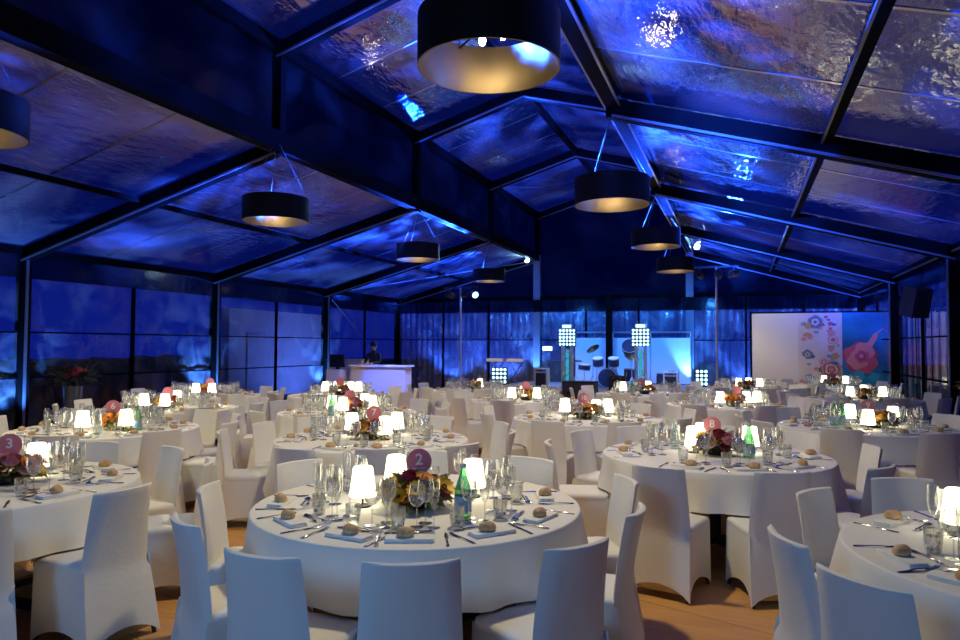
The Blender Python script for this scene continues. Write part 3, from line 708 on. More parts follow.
# ------------------------------------------------------------------ lay the tables
chairs = []
for key, (tx, ty) in TB.items():
    near = key in NEAR
    base = math.degrees(math.atan2(-ty, -tx))
    angs = ANG.get(key) or [((18 + rnd.choice((0, 0, 4)) + 36 * k) + 180) % 360 - 180 + rnd.uniform(-3, 3) for k in range(10)]
    t = empty('round_table', (tx, ty, 0), rnd.uniform(0, 1)); link('tabletop', tm, t); link('pedestal', pm, t)
    tag(t, 'round banquet table under white linen, the ' + NM[key], 'table', 'round banquet tables')
    wa = [R(base + a) for a in angs]
    gaps = sorted([a for a in angs if -60 < a < 60]); sq = R(base + 15) if key == '2' else (R(base + rnd.uniform(0, 90)))
    used = set(); real = []
    for a, w_ in zip(angs, wa):
        w = clock(a)
        if w in used:
            w = 'just past ' + w
        used.add(w)
        rr = 1.075 + CR.get(key, {}).get(a, rnd.uniform(-.03, .05))
        ok = False
        for dr, da in ((0, 0), (-.06, 0), (.06, 0), (-.12, 0), (-.06, 5), (-.06, -5), (0, 8), (0, -8), (-.12, 9), (-.12, -9), (.10, 6), (.10, -6), (-.15, 13), (-.15, -13)):
            x, y = tx + (rr + dr) * math.cos(w_ + R(da)), ty + (rr + dr) * math.sin(w_ + R(da))
            u_ = (math.cos(w_ + R(da)), math.sin(w_ + R(da)))
            mine = [(x + u_[0] * o_, y + u_[1] * o_, r_) for o_, r_ in ((.19, .225), (.0, .21), (-.12, .20))]
            if all(math.hypot(a1 - a2, b1 - b2) > r1 + r2 - .02 for a1, b1, r1 in mine for a2, b2, r2 in chairs) and all(math.hypot(mine[0][0] - p, mine[0][1] - q_) > 1.22 or k2 == key for k2, (p, q_) in TB.items()):
                ok = True; break
        if not ok: continue
        w_ += R(da); chairs += mine; real.append(w_)
        pj = proj((x, y, .6))
        if pj[2] > .5 and -130 < pj[0] < 1090:
            c = make_chair(near); c.location = (x, y, 0); c.rotation_euler = (0, 0, w_ + PI / 2 + R(rnd.uniform(-5, 5)))
            tag(c, 'white covered chair, %s seat of the %s' % (w, NM[key]), 'chair', 'white covered dining chairs')
        pj = proj((tx + .7 * math.cos(w_), ty + .7 * math.sin(w_), .8))
        if pj[2] > .5 and -40 < pj[0] < 1000: place_setting(key, tx, ty, w_, w, near)
    cloth_obj(key, (tx, ty, 0), real, sq + PI / 4)
    for i, (dx, dy) in enumerate(LP[key]): lamp(key, i, len(LP[key]), dx, dy)
    if key != 'fr': flowers(key)
    if key in SG: table_sign(key)
    for i, (dx, dy) in enumerate(BT.get(key, [])):
        bottle(key, i, dx, dy, 'clear' if (key, i) in (('6', 1), ('8', 1)) else 'green')

# ------------------------------------------------------------------ pendants
def pendant(loc, label, top):
    r = empty('pendant_lamp', loc)
    b = MB(); b.lathe([(.50, 0), (.50, .36)], 48); b.build('outer_drum', M['drum_out'], r, 60)
    b = MB(); b.lathe([(.50, 0), (.485, 0), (.485, .36), (.50, .36)], 48); b.build('gold_lining', M['drum_in'], r, 60)
    b = MB()
    for k in range(3):
        a = 2 * PI * k / 3 + .3; b.beam((0, 0, .33), (.485 * math.cos(a), .485 * math.sin(a), .33), .012, .012)
        b.cyl((.10 * math.cos(a), .10 * math.sin(a), .27), (.10 * math.cos(a), .10 * math.sin(a), .33), .018, n=8)
    b.build('bulb_holder', M['black'], r)
    for k in range(3):
        a = 2 * PI * k / 3 + .3; b = MB(); b.ball((.10 * math.cos(a), .10 * math.sin(a), .235), (.026, .026, .036), 10, 6); b.build('bulb', M['bulb'], r, 60)
    b = MB()
    for k in range(3):
        a = 2 * PI * k / 3 + .3; b.cyl((.49 * math.cos(a), .49 * math.sin(a), .36), (.04 * math.cos(a), .04 * math.sin(a), top - loc[2]), .004, n=5)
    b.build('cable', M['silver'], r)
    return tag(r, label, 'pendant lamp', 'black drum pendant lamps')
zc = ZV - .12
for x, y, z, lab in ((-1.63, 4.55, 3.59, 'largest black drum pendant with gold lining, close overhead'), (-1.6, 9.42, 3.55, 'black drum pendant second from the big one under the ridge'), (-1.62, 14.9, 3.72, 'black drum pendant third from the big one, before the gable'), (-1.6, 19.4, 3.66, 'small far black drum pendant beside the gable spotlights'),
                     (-6.68, 8.95, 3.54, 'black drum pendant over the tables by the side wall'), (-6.95, 14.6, 3.62, 'black drum pendant hanging in front of the white bar'), (-7.2, 20.2, 3.62, 'small far black drum pendant above the light stand'), (-6.76, 4.40, 3.60, 'black drum pendant cut by the picture edge above table 3')):
    pendant((x, y, z), lab, zc)

# ------------------------------------------------------------------ stage
b = MB(); b.box((-4.2, 21.55, .2), (5.8, 4.6, .4)); o = b.build('stage_platform', M['stagem'], smooth=0); tag(o, 'low grey stage platform under the drum kit and light towers', 'stage')
SZ = .40
bd = empty('stage_backdrop', (-3.4, 23.75, SZ))
for k in range(3):
    b = MB(); b.box((-1.27 + k * 1.27, 0, .78), (1.25, .04, 1.5)); b.build('panel', M['backdrop'], bd, 0)
b = MB()
for xx in (-1.9, -.63, .63, 1.9): b.cyl((xx, .05, 0), (xx, .05, 1.75), .025, n=8)
b.cyl((-1.9, .05, 1.72), (1.9, .05, 1.72), .025, n=8); b.build('frame', M['truss'], bd)
tag(bd, 'white panelled backdrop standing behind the drum kit', 'backdrop')
bp = MB(); bp.box((-4.1, 23.55, (SZ + ZE) / 2), (.2, .2, ZE - SZ)); struct(bp.build('column', M['alu'], smooth=0))

def led_panel(parent, x, z, w, h, nx, nz):
    b = MB(); b.box((x, 0, z), (w, .09, h)); b.build('panel_body', M['ledbody'], parent, 0)
    for i in range(nx):
        for k in range(nz):
            px = x - w / 2 + w * (i + .5) / nx; pz = z - h / 2 + h * (k + .5) / nz; rr = w / nx * .36
            b = MB(); b.cyl((px, -.045, pz), (px, -.062, pz), rr, rr * .8, 12); b.build('led', M['ledg'], parent)
def tower(x, y, lab):
    r = empty('light_tower', (x, y, SZ)); w = .13; hh = 1.25
    b = MB(); b.box((0, 0, .012), (.5, .5, .024))
    for sx in (-1, 1):
        for s2 in (-1, 1): b.cyl((sx * w, s2 * w, .02), (sx * w, s2 * w, hh), .025, n=8)
    n = 5
    for k in range(n):
        z0, z1 = .03 + (hh - .05) * k / n, .03 + (hh - .05) * (k + 1) / n; s = 1 if k % 2 else -1
        for yy in (-w, w): b.cyl((-w * s, yy, z0), (w * s, yy, z1), .012, n=6)
        for xx in (-w, w): b.cyl((xx, -w * s, z0), (xx, w * s, z1), .012, n=6)
    b.build('truss', M['truss'], r)
    b = MB(); b.cyl((0, 0, .03), (0, 0, hh - .1), .05, n=10); b.build('light_tube', M['trussl'], r)
    led_panel(r, 0, hh + .25, .5, .5, 5, 5)
    b = MB(); b.box((0, 0, hh + .57), (.3, .14, .13)); b.build('top_light', M['truss'], r, 0)
    b = MB(); b.box((0, -.075, hh + .57), (.24, .01, .07)); b.build('top_light_lens', M['ledg'], r, 0)
    return tag(r, lab, 'light tower', 'truss light towers')
tower(-4.70, 20.0, 'truss light tower with LED panel, on the bar side of the drum kit'); tower(-2.60, 20.0, 'truss light tower with LED panel, between drum kit and amplifier')
def ground_led(x, y, z, nx, nz, lab, rz=0):
    r = empty('led_panel', (x, y, z), rz); led_panel(r, 0, .10 + nz * .06, nx * .115, nz * .115, nx, nz)
    b = MB(); b.box((-.12, 0, .02), (.06, .3, .04)); b.box((.12, 0, .02), (.06, .3, .04)); b.box((-.12, .03, .07), (.03, .03, .1)); b.box((.12, .03, .07), (.03, .03, .1)); b.build('foot', M['black'], r, 0)
    return tag(r, lab, 'LED panel', 'lit LED panels on the floor')
ground_led(-6.42, 18.95, .46, 4, 4, 'lit blue LED panel beside the gable post, bar side'); ground_led(-1.0, 20.6, .44, 3, 4, 'lit blue LED panel beside the amplifier')
for x, y, h in ((-6.42, 18.95, .45), (-1.0, 20.6, .43)):
    b = MB(); b.box((x, y, h / 2), (.55, .4, h)); b.box((x, y - .205, h / 2), (.42, .012, h - .12)); b.box((x, y, h - .005), (.57, .42, .012)); o = b.build('speaker_cabinet', M['amp'], smooth=0); tag(o, 'black cabinet under the LED panel ' + ('on the bar side' if x < -5 else 'beside the amplifier'), 'cabinet')

# drum kit
def drum(name, loc, r_, d, rot, lab, cat='drum', legs=None, hm='drumhead'):
    o = empty(name, loc); rm = Euler(rot).to_matrix()
    b = MB(); b.T = rm.to_4x4(); b.cyl((0, 0, -d / 2), (0, 0, d / 2), r_, n=24, caps=False); b.build('shell', M['drumshell'], o, 40)
    for s in (-1, 1):
        b = MB(); b.T = rm.to_4x4(); b.cyl((0, 0, s * d / 2 - .004), (0, 0, s * d / 2 + .004), r_ * .97, n=24); b.build('head', M[hm], o, 40)
        b = MB(); b.T = rm.to_4x4(); b.lathe([(r_ * .97, s * d / 2 - .015), (r_ * 1.03, s * d / 2 - .015), (r_ * 1.03, s * d / 2 + .012), (r_ * .97, s * d / 2 + .012)], 24); b.build('hoop', M['truss'], o, 40)
    if legs:
        b = MB()
        for a, bb in legs: b.cyl(a, bb, .012, n=6)
        b.build('stand', M['truss'], o)
    return tag(o, lab, cat, 'drum kit')
dz = SZ
drum('bass_drum', (-3.72, 21.2, dz + .30), .28, .40, (PI / 2, 0, 0), 'bass drum standing on edge at the middle of the kit', hm='drumshell', legs=[((-.2, 0, -.2), (-.34, -.12, -.30)), ((.2, 0, -.2), (.34, -.12, -.30)), ((0, 0, .27), (0, 0, .42))])
drum('tom_drum', (-4.02, 21.15, dz + .78), .16, .24, (.35, 0, 0), 'tom drum on the bar side above the bass drum', legs=[((0, 0, -.1), (.26, .02, -.24)), ((.26, .02, -.24), (.30, .05, -.38)), ((-.05, .1, -.1), (-.1, .15, -.78))])
drum('tom_drum', (-3.55, 21.15, dz + .78), .16, .24, (.35, 0, 0), 'tom drum on the amplifier side above the bass drum', legs=[((0, 0, -.1), (-.15, .02, -.24)), ((-.15, .02, -.24), (-.17, .05, -.36)), ((.05, .1, -.1), (.1, .15, -.78))])
drum('snare_drum', (-4.40, 20.95, dz + .62), .18, .15, (.1, .1, 0), 'snare drum on a stand beside the bass drum', legs=[((0, 0, -.07), (0, 0, -.4)), ((0, 0, -.35), (.2, .1, -.62)), ((0, 0, -.35), (-.2, .1, -.62)), ((0, 0, -.35), (0, -.22, -.62))])
drum('floor_tom', (-3.02, 21.0, dz + .40), .2, .36, (0, 0, 0), 'floor tom standing on legs at the amplifier side', legs=[((.2, 0, .1), (.22, 0, -.4)), ((-.1, .18, .1), (-.11, .19, -.4)), ((-.1, -.18, .1), (-.11, -.19, -.4))])
drum('gong_drum', (-3.12, 21.5, dz + 1.22), .24, .16, (1.0, .12, 0), 'big tilted round drum raised high on a stand', hm='drumshell', legs=[((0, 0.05, -.1), (0, .12, -.95)), ((0, .12, -.7), (.25, .2, -1.22)), ((0, .12, -.7), (-.25, .2, -1.22)), ((0, .12, -.7), (0, -.15, -1.22))])
def cymbal(x, y, z, tilt, lab):
    o = empty('cymbal', (x, y, SZ)); b = MB(); b.T = Matrix.Translation((0, 0, z)) @ Euler((tilt[0], tilt[1], 0)).to_matrix().to_4x4()
    b.lathe([(.001, .03), (.03, .028), (.05, .012), (.22, -.012), (.22, -.016), (.05, .008), (.001, .02)], 24); b.build('plate', M['brass'], o, 50)
    b = MB(); b.cyl((0, 0, .3), (0, 0, z), .011, n=6)
    for k in range(3): a = 2 * PI * k / 3; b.cyl((0, 0, .35), (.26 * math.cos(a), .26 * math.sin(a), 0), .01, n=6)
    b.build('stand', M['truss'], o); return tag(o, lab, 'cymbal', 'drum kit')
cymbal(-4.25, 21.5, 1.18, (.5, -.45), 'tilted cymbal on a tall stand, bar side of the kit'); cymbal(-2.95, 20.7, .95, (.35, .4), 'tilted cymbal on a stand, amplifier side of the kit'); cymbal(-4.75, 21.3, .8, (.1, 0), 'flat low cymbal on a stand at the kit edge')
b = MB(); b.lathe([(.001, .50), (.15, .50), (.165, .48), (.165, .45), (.001, .44)], 20)
for k in range(3): a = 2 * PI * k / 3; b.cyl((0, 0, .44), (.2 * math.cos(a), .2 * math.sin(a), 0), .012, n=6)
o = b.build('drum_stool', M['amp']); o.location = (-3.75, 22.0, SZ); tag(o, 'black round drum stool behind the bass drum', 'stool')
# amplifiers and cases
def amp(x, y, z, w, d, h, lab, body='ampw', rz=0.):
    o = empty('guitar_amplifier', (x, y, z), rz); b = MB(); b.box((0, 0, h / 2), (w, d, h)); b.build('cabinet', M[body], o, 0)
    b = MB(); b.box((0, -d / 2 - .006, h * .42), (w * .78, .012, h * .66)); b.build('grille', M['amp'], o, 0)
    b = MB(); b.box((0, -d / 2 - .008, h * .88), (w * .78, .016, h * .10)); b.build('control_panel', M['amp'], o, 0)
    b = MB(); b.beam((-.08, 0, h + .02), (.08, 0, h + .02), .03, .015); b.box((-.08, 0, h + .008), (.02, .03, .016)); b.box((.08, 0, h + .008), (.02, .03, .016)); b.build('handle', M['black'], o, 0)
    for s in (-1, 1): b = MB(); b.cyl((s * .1, -d / 2 - .012, h * .88), (s * .1, -d / 2 - .03, h * .88), .012, n=8); b.build('knob', M['truss'], o)
    return tag(o, lab, 'amplifier')
amp(-1.86, 20.9, SZ, .42, .3, .52, 'pale framed guitar amplifier with dark grille on stage'); amp(-5.62, 20.6, SZ, .40, .32, .58, 'pale box amplifier beside the gable post, bar side')
amp(-3.2, 19.75, SZ, .45, .35, .42, 'black stage monitor box in front of the tilted drum', 'amp'); amp(-2.25, 21.8, SZ + .0, .22, .2, .42, 'small black speaker box between tower and amplifier', 'amp')
o = empty('flight_case', (-4.05, 18.75, 0)); b = MB(); b.box((0, 0, .37), (.88, .5, .66)); b.build('case_body', M['amp'], o, 0)
b = MB()
for sx in (-1, 1):
    for sz in (.05, .69): b.box((0, sx * .25, sz), (.89, .02, .02)); b.box((sx * .44, 0, sz), (.02, .51, .02))
b.build('edge_trim', M['alu'], o, 0)
for s in (-1, 1): b = MB(); b.box((s * .25, -.26, .4), (.12, .02, .05)); b.build('handle', M['alu'], o, 0)
for sx in (-1, 1):
    for s2 in (-1, 1): b = MB(); b.cyl((sx * .36, s2 * .18 - .012, .02), (sx * .36, s2 * .18 + .012, .02), .02, n=10); b.build('wheel', M['black'], o)
tag(o, 'long black flight case standing in front of the stage', 'case')
# keyboard-like pale tops beside the post
for i, (x, lab) in enumerate(((-7.45, 'pale keyboard on a stand, nearer the bar'), (-6.82, 'pale keyboard on a stand, nearer the gable post'))):
    o = empty('keyboard', (x, 21.6 if x < -7.2 else 21.75, 0 if x < -7.2 else SZ)); kz = 0 if x < -7.2 else -SZ; b = MB(); b.box((0, 0, 1.18 + kz), (.56, .26, .09)); b.build('keyboard_body', M['white'], o, 0)
    b = MB(); b.box((0, -.05, 1.228 + kz), (.52, .13, .008)); b.build('keys', M['drumhead'], o, 0)
    b = MB()
    for s in (-1, 1): b.cyl((s * .22, -.16, 0), (-s * .22, .12, 1.13 + kz), .014, n=6); b.cyl((s * .22, .12, 0), (s * .22, .12, .02), .02, n=6)
    b.build('stand', M['black'], o); tag(o, lab, 'keyboard', 'pale keyboards')
# lighting T-stands
def tstand(x, y, h, lab, aims):
    o = empty('light_stand', (x, y, 0)); b = MB(); b.cyl((0, 0, .05), (0, 0, h), .028, n=10)
    b.build('pole', M['truss'], o)
    for k in range(3): a = 2 * PI * k / 3 + .5; b = MB(); b.cyl((0, 0, .75), (.40 * math.cos(a), .40 * math.sin(a), 0.015), .016, n=6); b.build('leg', M['truss'], o)
    b = MB(); b.box((0, 0, h), (1.1, .05, .05)); b.build('crossbar', M['black'], o, 0)
    for sx, aim, lit in aims:
        p = empty('spotlight', (sx, 0, h - .2)); p.parent = o
        d = Vector(aim).normalized(); q = d.to_track_quat('Z', 'Y').to_matrix().to_4x4()
        b = MB(); b.T = q; b.lathe([(.001, -.16), (.07, -.16), (.09, -.10), (.10, .12), (.095, .13)], 16); b.build('can', M['black'], p, 40)
        b = MB(); b.T = q; b.cyl((0, 0, .10), (0, 0, .115), .09, n=16); b.build('lens', M['spotb'] if lit else M['screen'], p, 40)
        b = MB(); b.beam((0, 0, .05), (0, 0, .2), .03, .06, (0, 1, 0)); b.build('yoke', M['black'], p, 0)
    return tag(o, lab, 'light stand', 'spotlight stands')
tstand(-7.65, 19.0, 3.35, 'tall stage light stand on the bar side', [(-.35, (-.4, -1, .3), False), (.1, (.5, -.8, .1), False), (.42, (.6, -.7, -.3), True)])
tstand(-.55, 19.1, 3.72, 'tall stage light stand beside the printed banner', [(-.4, (-.3, -1, .3), False), (.05, (0, -1, .4), False), (.42, (.5, -.7, .1), False)])
# spots on the gable posts
def spotlight(x, y, z, aim, lab, m='spot'):
    o = empty('post_spotlight', (x, y, z)); d = Vector(aim).normalized(); q = d.to_track_quat('Z', 'Y').to_matrix().to_4x4()
    b = MB(); b.T = q; b.lathe([(.001, -.2), (.07, -.2), (.10, -.1), (.12, .10), (.11, .11)], 16); b.build('can', M['black'], o, 40)
    b = MB(); b.T = q; b.cyl((0, 0, .085), (0, 0, .10), .105, n=16); b.build('lens', M[m], o, 40)
    b = MB(); b.beam((0, .06, 0), (0, .22, 0), .08, .05); b.build('clamp', M['black'], o, 0); o.scale = (.72, .72, .72)
    return tag(o, lab, 'spotlight', 'lit spotlights on the gable posts')
spotlight(-1.15, 23.3, 5.18, (.1, -1, -.15), 'upper lit spotlight on the gable post by the banner'); spotlight(-1.25, 23.3, 4.84, (0, -1, -.25), 'lower lit spotlight on the gable post by the banner'); spotlight(-7.0, 23.75, 4.62, (-.2, -1, .6), 'lit spotlight on the gable post by the keyboards')
# exit sign
o = empty('exit_sign', (-6.35, 24.0, 2.62 - .0)); o.location = (-6.36, 24.03, 1.56)
b = MB(); b.box((0, 0, 0), (.36, .05, .16)); b.build('housing', M['white'], o, 0)
b = MB(); b.box((0, -.03, 0), (.34, .012, .14)); b.build('lit_face', M['exitg'], o, 0)
tag(o, 'small lit pale green emergency sign beside the gable post', 'sign')

# bar counter, monitor, barkeeper
o = empty('bar_counter', (-8.95, 16.6, 0), R(8)); b = MB(); b.box((0, 0, .54), (1.5, .55, 1.08)); b.build('counter_front', M['counter'], o, 0)
b = MB(); b.box((0, 0, 1.10), (1.62, .66, .04)); b.build('counter_top', M['counter'], o, 0)
tag(o, 'white bar counter lit blue near the rear corner', 'bar')
o = empty('bar_monitor', (-10.05, 16.2, 0)); b = MB(); b.box((0, 0, .50), (.42, .42, 1.0)); b.build('stand', M['counter'], o, 0)
b = MB(); b.box((0, 0, 1.23), (.44, .06, .34)); b.box((0, .02, 1.03), (.1, .05, .06)); b.build('screen', M['screen'], o, 0)
tag(o, 'black till monitor on a small stand beside the bar', 'monitor')
b = MB(); b.box((-10.9, 18.2, .6), (1.1, .5, 1.2)); b.box((-10.9, 18.2, 1.215), (1.2, .56, .03)); o = b.build('back_bar_cabinet', M['counter'], smooth=0); tag(o, 'white back-bar cabinet behind the till monitor', 'cabinet')
def person():
    r = empty('person', (-9.72, 17.6, 0), PI * 1.0)
    # body skeleton: (x, y, z, radius); +y is forward of the figure
    V = []; E = []
    def v(p, rad, par=None):
        V.append((p, rad)); i = len(V) - 1
        if par is not None: E.append((par, i))
        return i
    pel = v((0, 0, .95), .14); ab = v((0, .0, 1.10), .125, pel); ch = v((0, .01, 1.30), .14, ab); nk = v((0, .02, 1.47), .055, ch); hd = v((0, .05, 1.56), .075, nk); v((0, .05, 1.66), .085, hd)
    for s in (-1, 1):
        hp = v((s * .09, 0, .88), .095, pel); kn = v((s * .10, .03, .49), .065, hp); an = v((s * .10, 0, .09), .042, kn); v((s * .11, .15, .035), .034, an)
        sh = v((s * .18, 0, 1.41), .06, ch); el = v((s * .23, .10, 1.17), .045, sh); wr = v((s * .13, .32, 1.14), .028, el); pa = v((s * .10, .39, 1.14), .030, wr)
        for k in range(4):
            a = v((s * (.075 + .018 * k), .425, 1.145), .010, pa); bb = v((s * (.070 + .020 * k), .455 - .006 * abs(k - 1.5), 1.14), .009, a); v((s * (.068 + .020 * k), .475 - .008 * abs(k - 1.5), 1.132), .008, bb)
        tb = v((s * .070, .385, 1.135), .011, pa); v((s * .055, .415, 1.13), .009, tb)
    me = bpy.data.meshes.new('body'); me.from_pydata([p for p, _ in V], E, []); me.materials.append(M['cloth_b'])
    me.materials.append(M['skin'])
    o = link('body', me, r); me.skin_vertices.new(name='s') if hasattr(me.skin_vertices, 'new') else None
    return r, o, V
# body grown with bmesh so that the skin layer exists
def person_build():
    r, o, V = person(); me = o.data; bm = bmesh.new(); bm.from_mesh(me); L = bm.verts.layers.skin.verify(); bm.verts.ensure_lookup_table()
    for i, (p, rad) in enumerate(V): bm.verts[i][L].radius = (rad, rad); bm.verts[i][L].use_root = (i == 0)
    bm.to_mesh(me); bm.free()
    sk = o.modifiers.new('skin', 'SKIN'); sk.use_smooth_shade = True; sb = o.modifiers.new('sub', 'SUBSURF'); sb.levels = 1; sb.render_levels = 1
    dg = bpy.context.evaluated_depsgraph_get(); nm = bpy.data.meshes.new_from_object(o.evaluated_get(dg)); o.modifiers.clear(); o.data = nm
    nm.materials.clear(); nm.materials.append(M['cloth_b']); nm.materials.append(M['skin'])
    for p in nm.polygons: p.use_smooth = True; p.material_index = 1 if (p.center.z > 1.50 or (p.center.y > .33 and p.center.z > 1.)) else 0
    b = MB(); b.ball((0, .035, 1.66), (.098, .105, .11), 14, 10); b.v = [(x, y if y < .09 else .09 + (y - .09) * .3, z) for x, y, z in b.v]; b.ball((0, -.06, 1.60), (.06, .05, .07), 10, 6); b.build('hair', M['hair'], r, 80)
    b = MB(); b.ball((0, .148, 1.60), (.013, .02, .02), 8, 5)
    for s in (-1, 1): b.ball((s * .088, .05, 1.61), (.014, .022, .03), 8, 5)
    b.build('nose_and_ears', M['skin'], r, 80)
    b = MB()
    for s in (-1, 1): b.ball((s * .03, .132, 1.63), (.010, .008, .007), 8, 5)
    b.build('eye', M['screen'], r, 80)
    b = MB(); b.ball((0, .136, 1.565), (.024, .006, .006), 8, 4); b.build('mouth', M['pink'], r, 80)
    tag(r, 'person in black clothes standing behind the white bar', 'person')
person_build()

# printed banner wall
def disc_fan(b, cx, cz, r, y, mi, n=14, wob=0., ph=0., squash=1.):
    b.cur = mi; vs = [(cx, y, cz)] + [(cx + r * (1 + wob * math.sin(5 * 2 * PI * i / n + ph)) * math.cos(2 * PI * i / n), y, cz + squash * r * (1 + wob * math.sin(5 * 2 * PI * i / n + ph)) * math.sin(2 * PI * i / n)) for i in range(n)]
    b.add(vs, [(0, i + 1, (i + 1) % n + 1) for i in range(n)])
bw = empty('printed_banner', (.33, 21.0, 0)); bw.rotation_euler = (0, 0, R(0))
W1, W2, W3, HB = 1.18, 1.07, 1.17, 2.58
pan = [mat('print_%d' % i, c, .7, noise=nz) for i, (c, nz) in enumerate([((.62, .58, .58), None), ((.55, .47, .44), (3., (.60, .55, .53))), ((.008, .10, .17), (.9, (.015, .26, .46)))])]
b = MB(); b.box((W1 / 2, 0, HB / 2), (W1, .05, HB)); b.build('plain_panel', pan[0], bw, 0)['label'] = 'plain white panel'
fp = [pan[1]] + [mat('print_f%d' % i, c, .7) for i, c in enumerate([(.42, .10, .12), (.55, .25, .24), (.08, .11, .20), (.20, .26, .32), (.45, .28, .12), (.66, .50, .48)])]
b = MB(); b.box((W1 + W2 / 2, 0, HB / 2), (W2, .05, HB)); q = random.Random(4); y = -.0262
for i in range(64):
    cx, cz, r_ = W1 + q.uniform(.08, W2 - .08), q.uniform(.15, HB - .1), q.uniform(.05, .10); disc_fan(b, cx, cz, r_, y - .0002 * i, q.randrange(1, 7), 12, .22, q.uniform(0, 6), q.uniform(.5, 1))
for cx, cz, rr, cs in ((W1 + .80, 1.05, .25, (2, 1, 6, 1, 2)), (W1 + .42, 2.33, .19, (4, 3, 4, 6, 3)), (W1 + .85, 1.85, .16, (6, 5, 6, 2, 1)), (W1 + .22, 1.45, .13, (3, 4, 3, 6, 3)), (W1 + .62, 1.25, .12, (2, 6, 1, 2, 6))):
    for k, c in enumerate(cs): disc_fan(b, cx, cz, rr * (1 - .19 * k), y - .008 - .0006 * k, c, 20, .08, k)
b.build('floral_panel', fp, bw, 0)['label'] = 'panel printed with scattered pale flowers'
tp = [pan[2]] + [mat('print_t%d' % i, c, .7) for i, c in enumerate([(.62, .10, .11), (.75, .24, .20), (.40, .05, .10), (.02, .30, .42), (.03, .42, .52), (.70, .45, .38)])]
x0 = W1 + W2; b = MB(); b.box((x0 + W3 / 2, 0, HB / 2), (W3, .05, HB))
for k, (cx, cz, rr, c) in enumerate([(.42, 1.38, .40, 3), (.30, 1.45, .26, 1), (.55, 1.25, .28, 1), (.52, 1.55, .24, 2), (.36, 1.30, .24, 2), (.47, 1.40, .17, 1), (.46, 1.41, .11, 3), (.45, 1.42, .06, 2)]):
    disc_fan(b, x0 + cx, cz, rr, y - .0006 * k, c, 22, .10, k)
sp_ = []
for i in range(12):
    t = i / 11; sp_.append((x0 + .58 + .40 * t + .06 * math.sin(t * 6), 1.62 + .62 * t + .10 * math.sin(t * 5), .085 * (1 - t) + .012))
b.cur = 2
for k in range(11):
    a, c = sp_[k], sp_[k + 1]; b.add([(a[0] - a[2], y - .006, a[1]), (a[0] + a[2], y - .006, a[1]), (c[0] + c[2], y - .006, c[1]), (c[0] - c[2], y - .006, c[1])], [(0, 1, 2, 3)])
for k, (cx, cz, rr, c) in enumerate([(.30, .80, .20, 4), (.5, .62, .26, 4), (.78, .72, .24, 4), (.98, .56, .16, 4), (.40, .90, .13, 5), (.74, .86, .13, 5), (.88, .64, .12, 5), (.22, .54, .14, 5)]):
    disc_fan(b, x0 + cx, cz, rr, y - .007 - .0005 * k, c, 20, .06, k)
b.build('coral_flower_panel', tp, bw, 0)['label'] = 'teal panel printed with a coral flower and clouds'
b = MB(); b.box((-.03, .0, HB / 2), (.05, .08, HB)); b.box((W1 + W2 + W3 + .03, 0, HB / 2), (.05, .08, HB)); b.box(((W1 + W2 + W3) / 2, 0, HB + .02), (W1 + W2 + W3 + .1, .08, .04))
b.build('frame', M['alu'], bw, 0)
for xx in (.3, 1.7, 3.1): b = MB(); b.box((xx, .1, .03), (.08, .5, .06)); b.build('foot', M['alu'], bw, 0)
tag(bw, 'wide printed banner with a white panel and two flower panels', 'banner')

# wall loudspeaker on the right
o = empty('wall_speaker', (3.15, 15.4, 2.42)); b = MB(); b.T = Euler((.25, 0, .5)).to_matrix().to_4x4(); b.box((0, 0, .1), (.36, .34, .56)); b.build('cabinet', M['amp'], o, 0)
b = MB(); b.T = Euler((.25, 0, .5)).to_matrix().to_4x4(); b.box((0, -.176, .1), (.31, .012, .5)); b.build('grille', M['screen'], o, 0)
b = MB(); b.cyl((.05, .05, .1), (.28, .05, .12), .02, n=8); b.build('bracket', M['black'], o)
b = MB(); b.cyl((.0, 0, -.2), (0.02, 0, -2.41), .012, n=6); b.build('stand_pole', M['black'], o)
tag(o, 'black loudspeaker hung high on the right-hand tent wall', 'speaker')

# floor vases by the walls
def vase(loc, h, r0, r1, lab, leafm, col, nb):
    o = empty('flower_vase', loc); b = MB(); b.lathe([(.001, .004), (r0, .004), (r0 + .005, .02), ((r0 + r1) / 2, h * .6), (r1, h), (r1 - .006, h), ((r0 + r1) / 2 - .006, h * .6), (.001, .03)], 24); b.build('vase', M['clearb'], o, 50)
    b = MB(); q = random.Random(int(h * 100))
    for k in range(9): a = q.uniform(0, 6.28); b.tube([(.3 * r0 * math.cos(a), .3 * r0 * math.sin(a), .05), (r1 * .7 * math.cos(a + .5), r1 * .7 * math.sin(a + .5), h), (r1 * 2. * math.cos(a + .5), r1 * 2. * math.sin(a + .5), h + .18)], .006, 5)
    b.build('stem', M['leafd'], o)
    fm = foliage_mesh(int(h * 77), 150, .36 if leafm == 'leafd' else .2, .30, M[leafm], .14); fo = link('foliage', fm, o); fo.location = (0, 0, h)
    for k in range(nb):
        a = q.uniform(0, 6.28); kk = link('blossom', blossom_mesh(col, 'r'), o); kk.location = (.22 * math.cos(a) * q.uniform(.5, 1), .22 * math.sin(a) * q.uniform(.5, 1), h + q.uniform(.12, .34)); kk.scale = (2, 2, 2)
    return tag(o, lab, 'flowers')
vase((-10.4, 8.6, 0), .95, .10, .15, 'tall clear floor vase of dark leaves with red flowers', 'leafd', 'wine', 7)
vase((3.0, 11.0, 0), .95, .06, .09, 'slim clear floor vase of white blossoms by the right-hand wall', 'leaf', 'peach', 9)

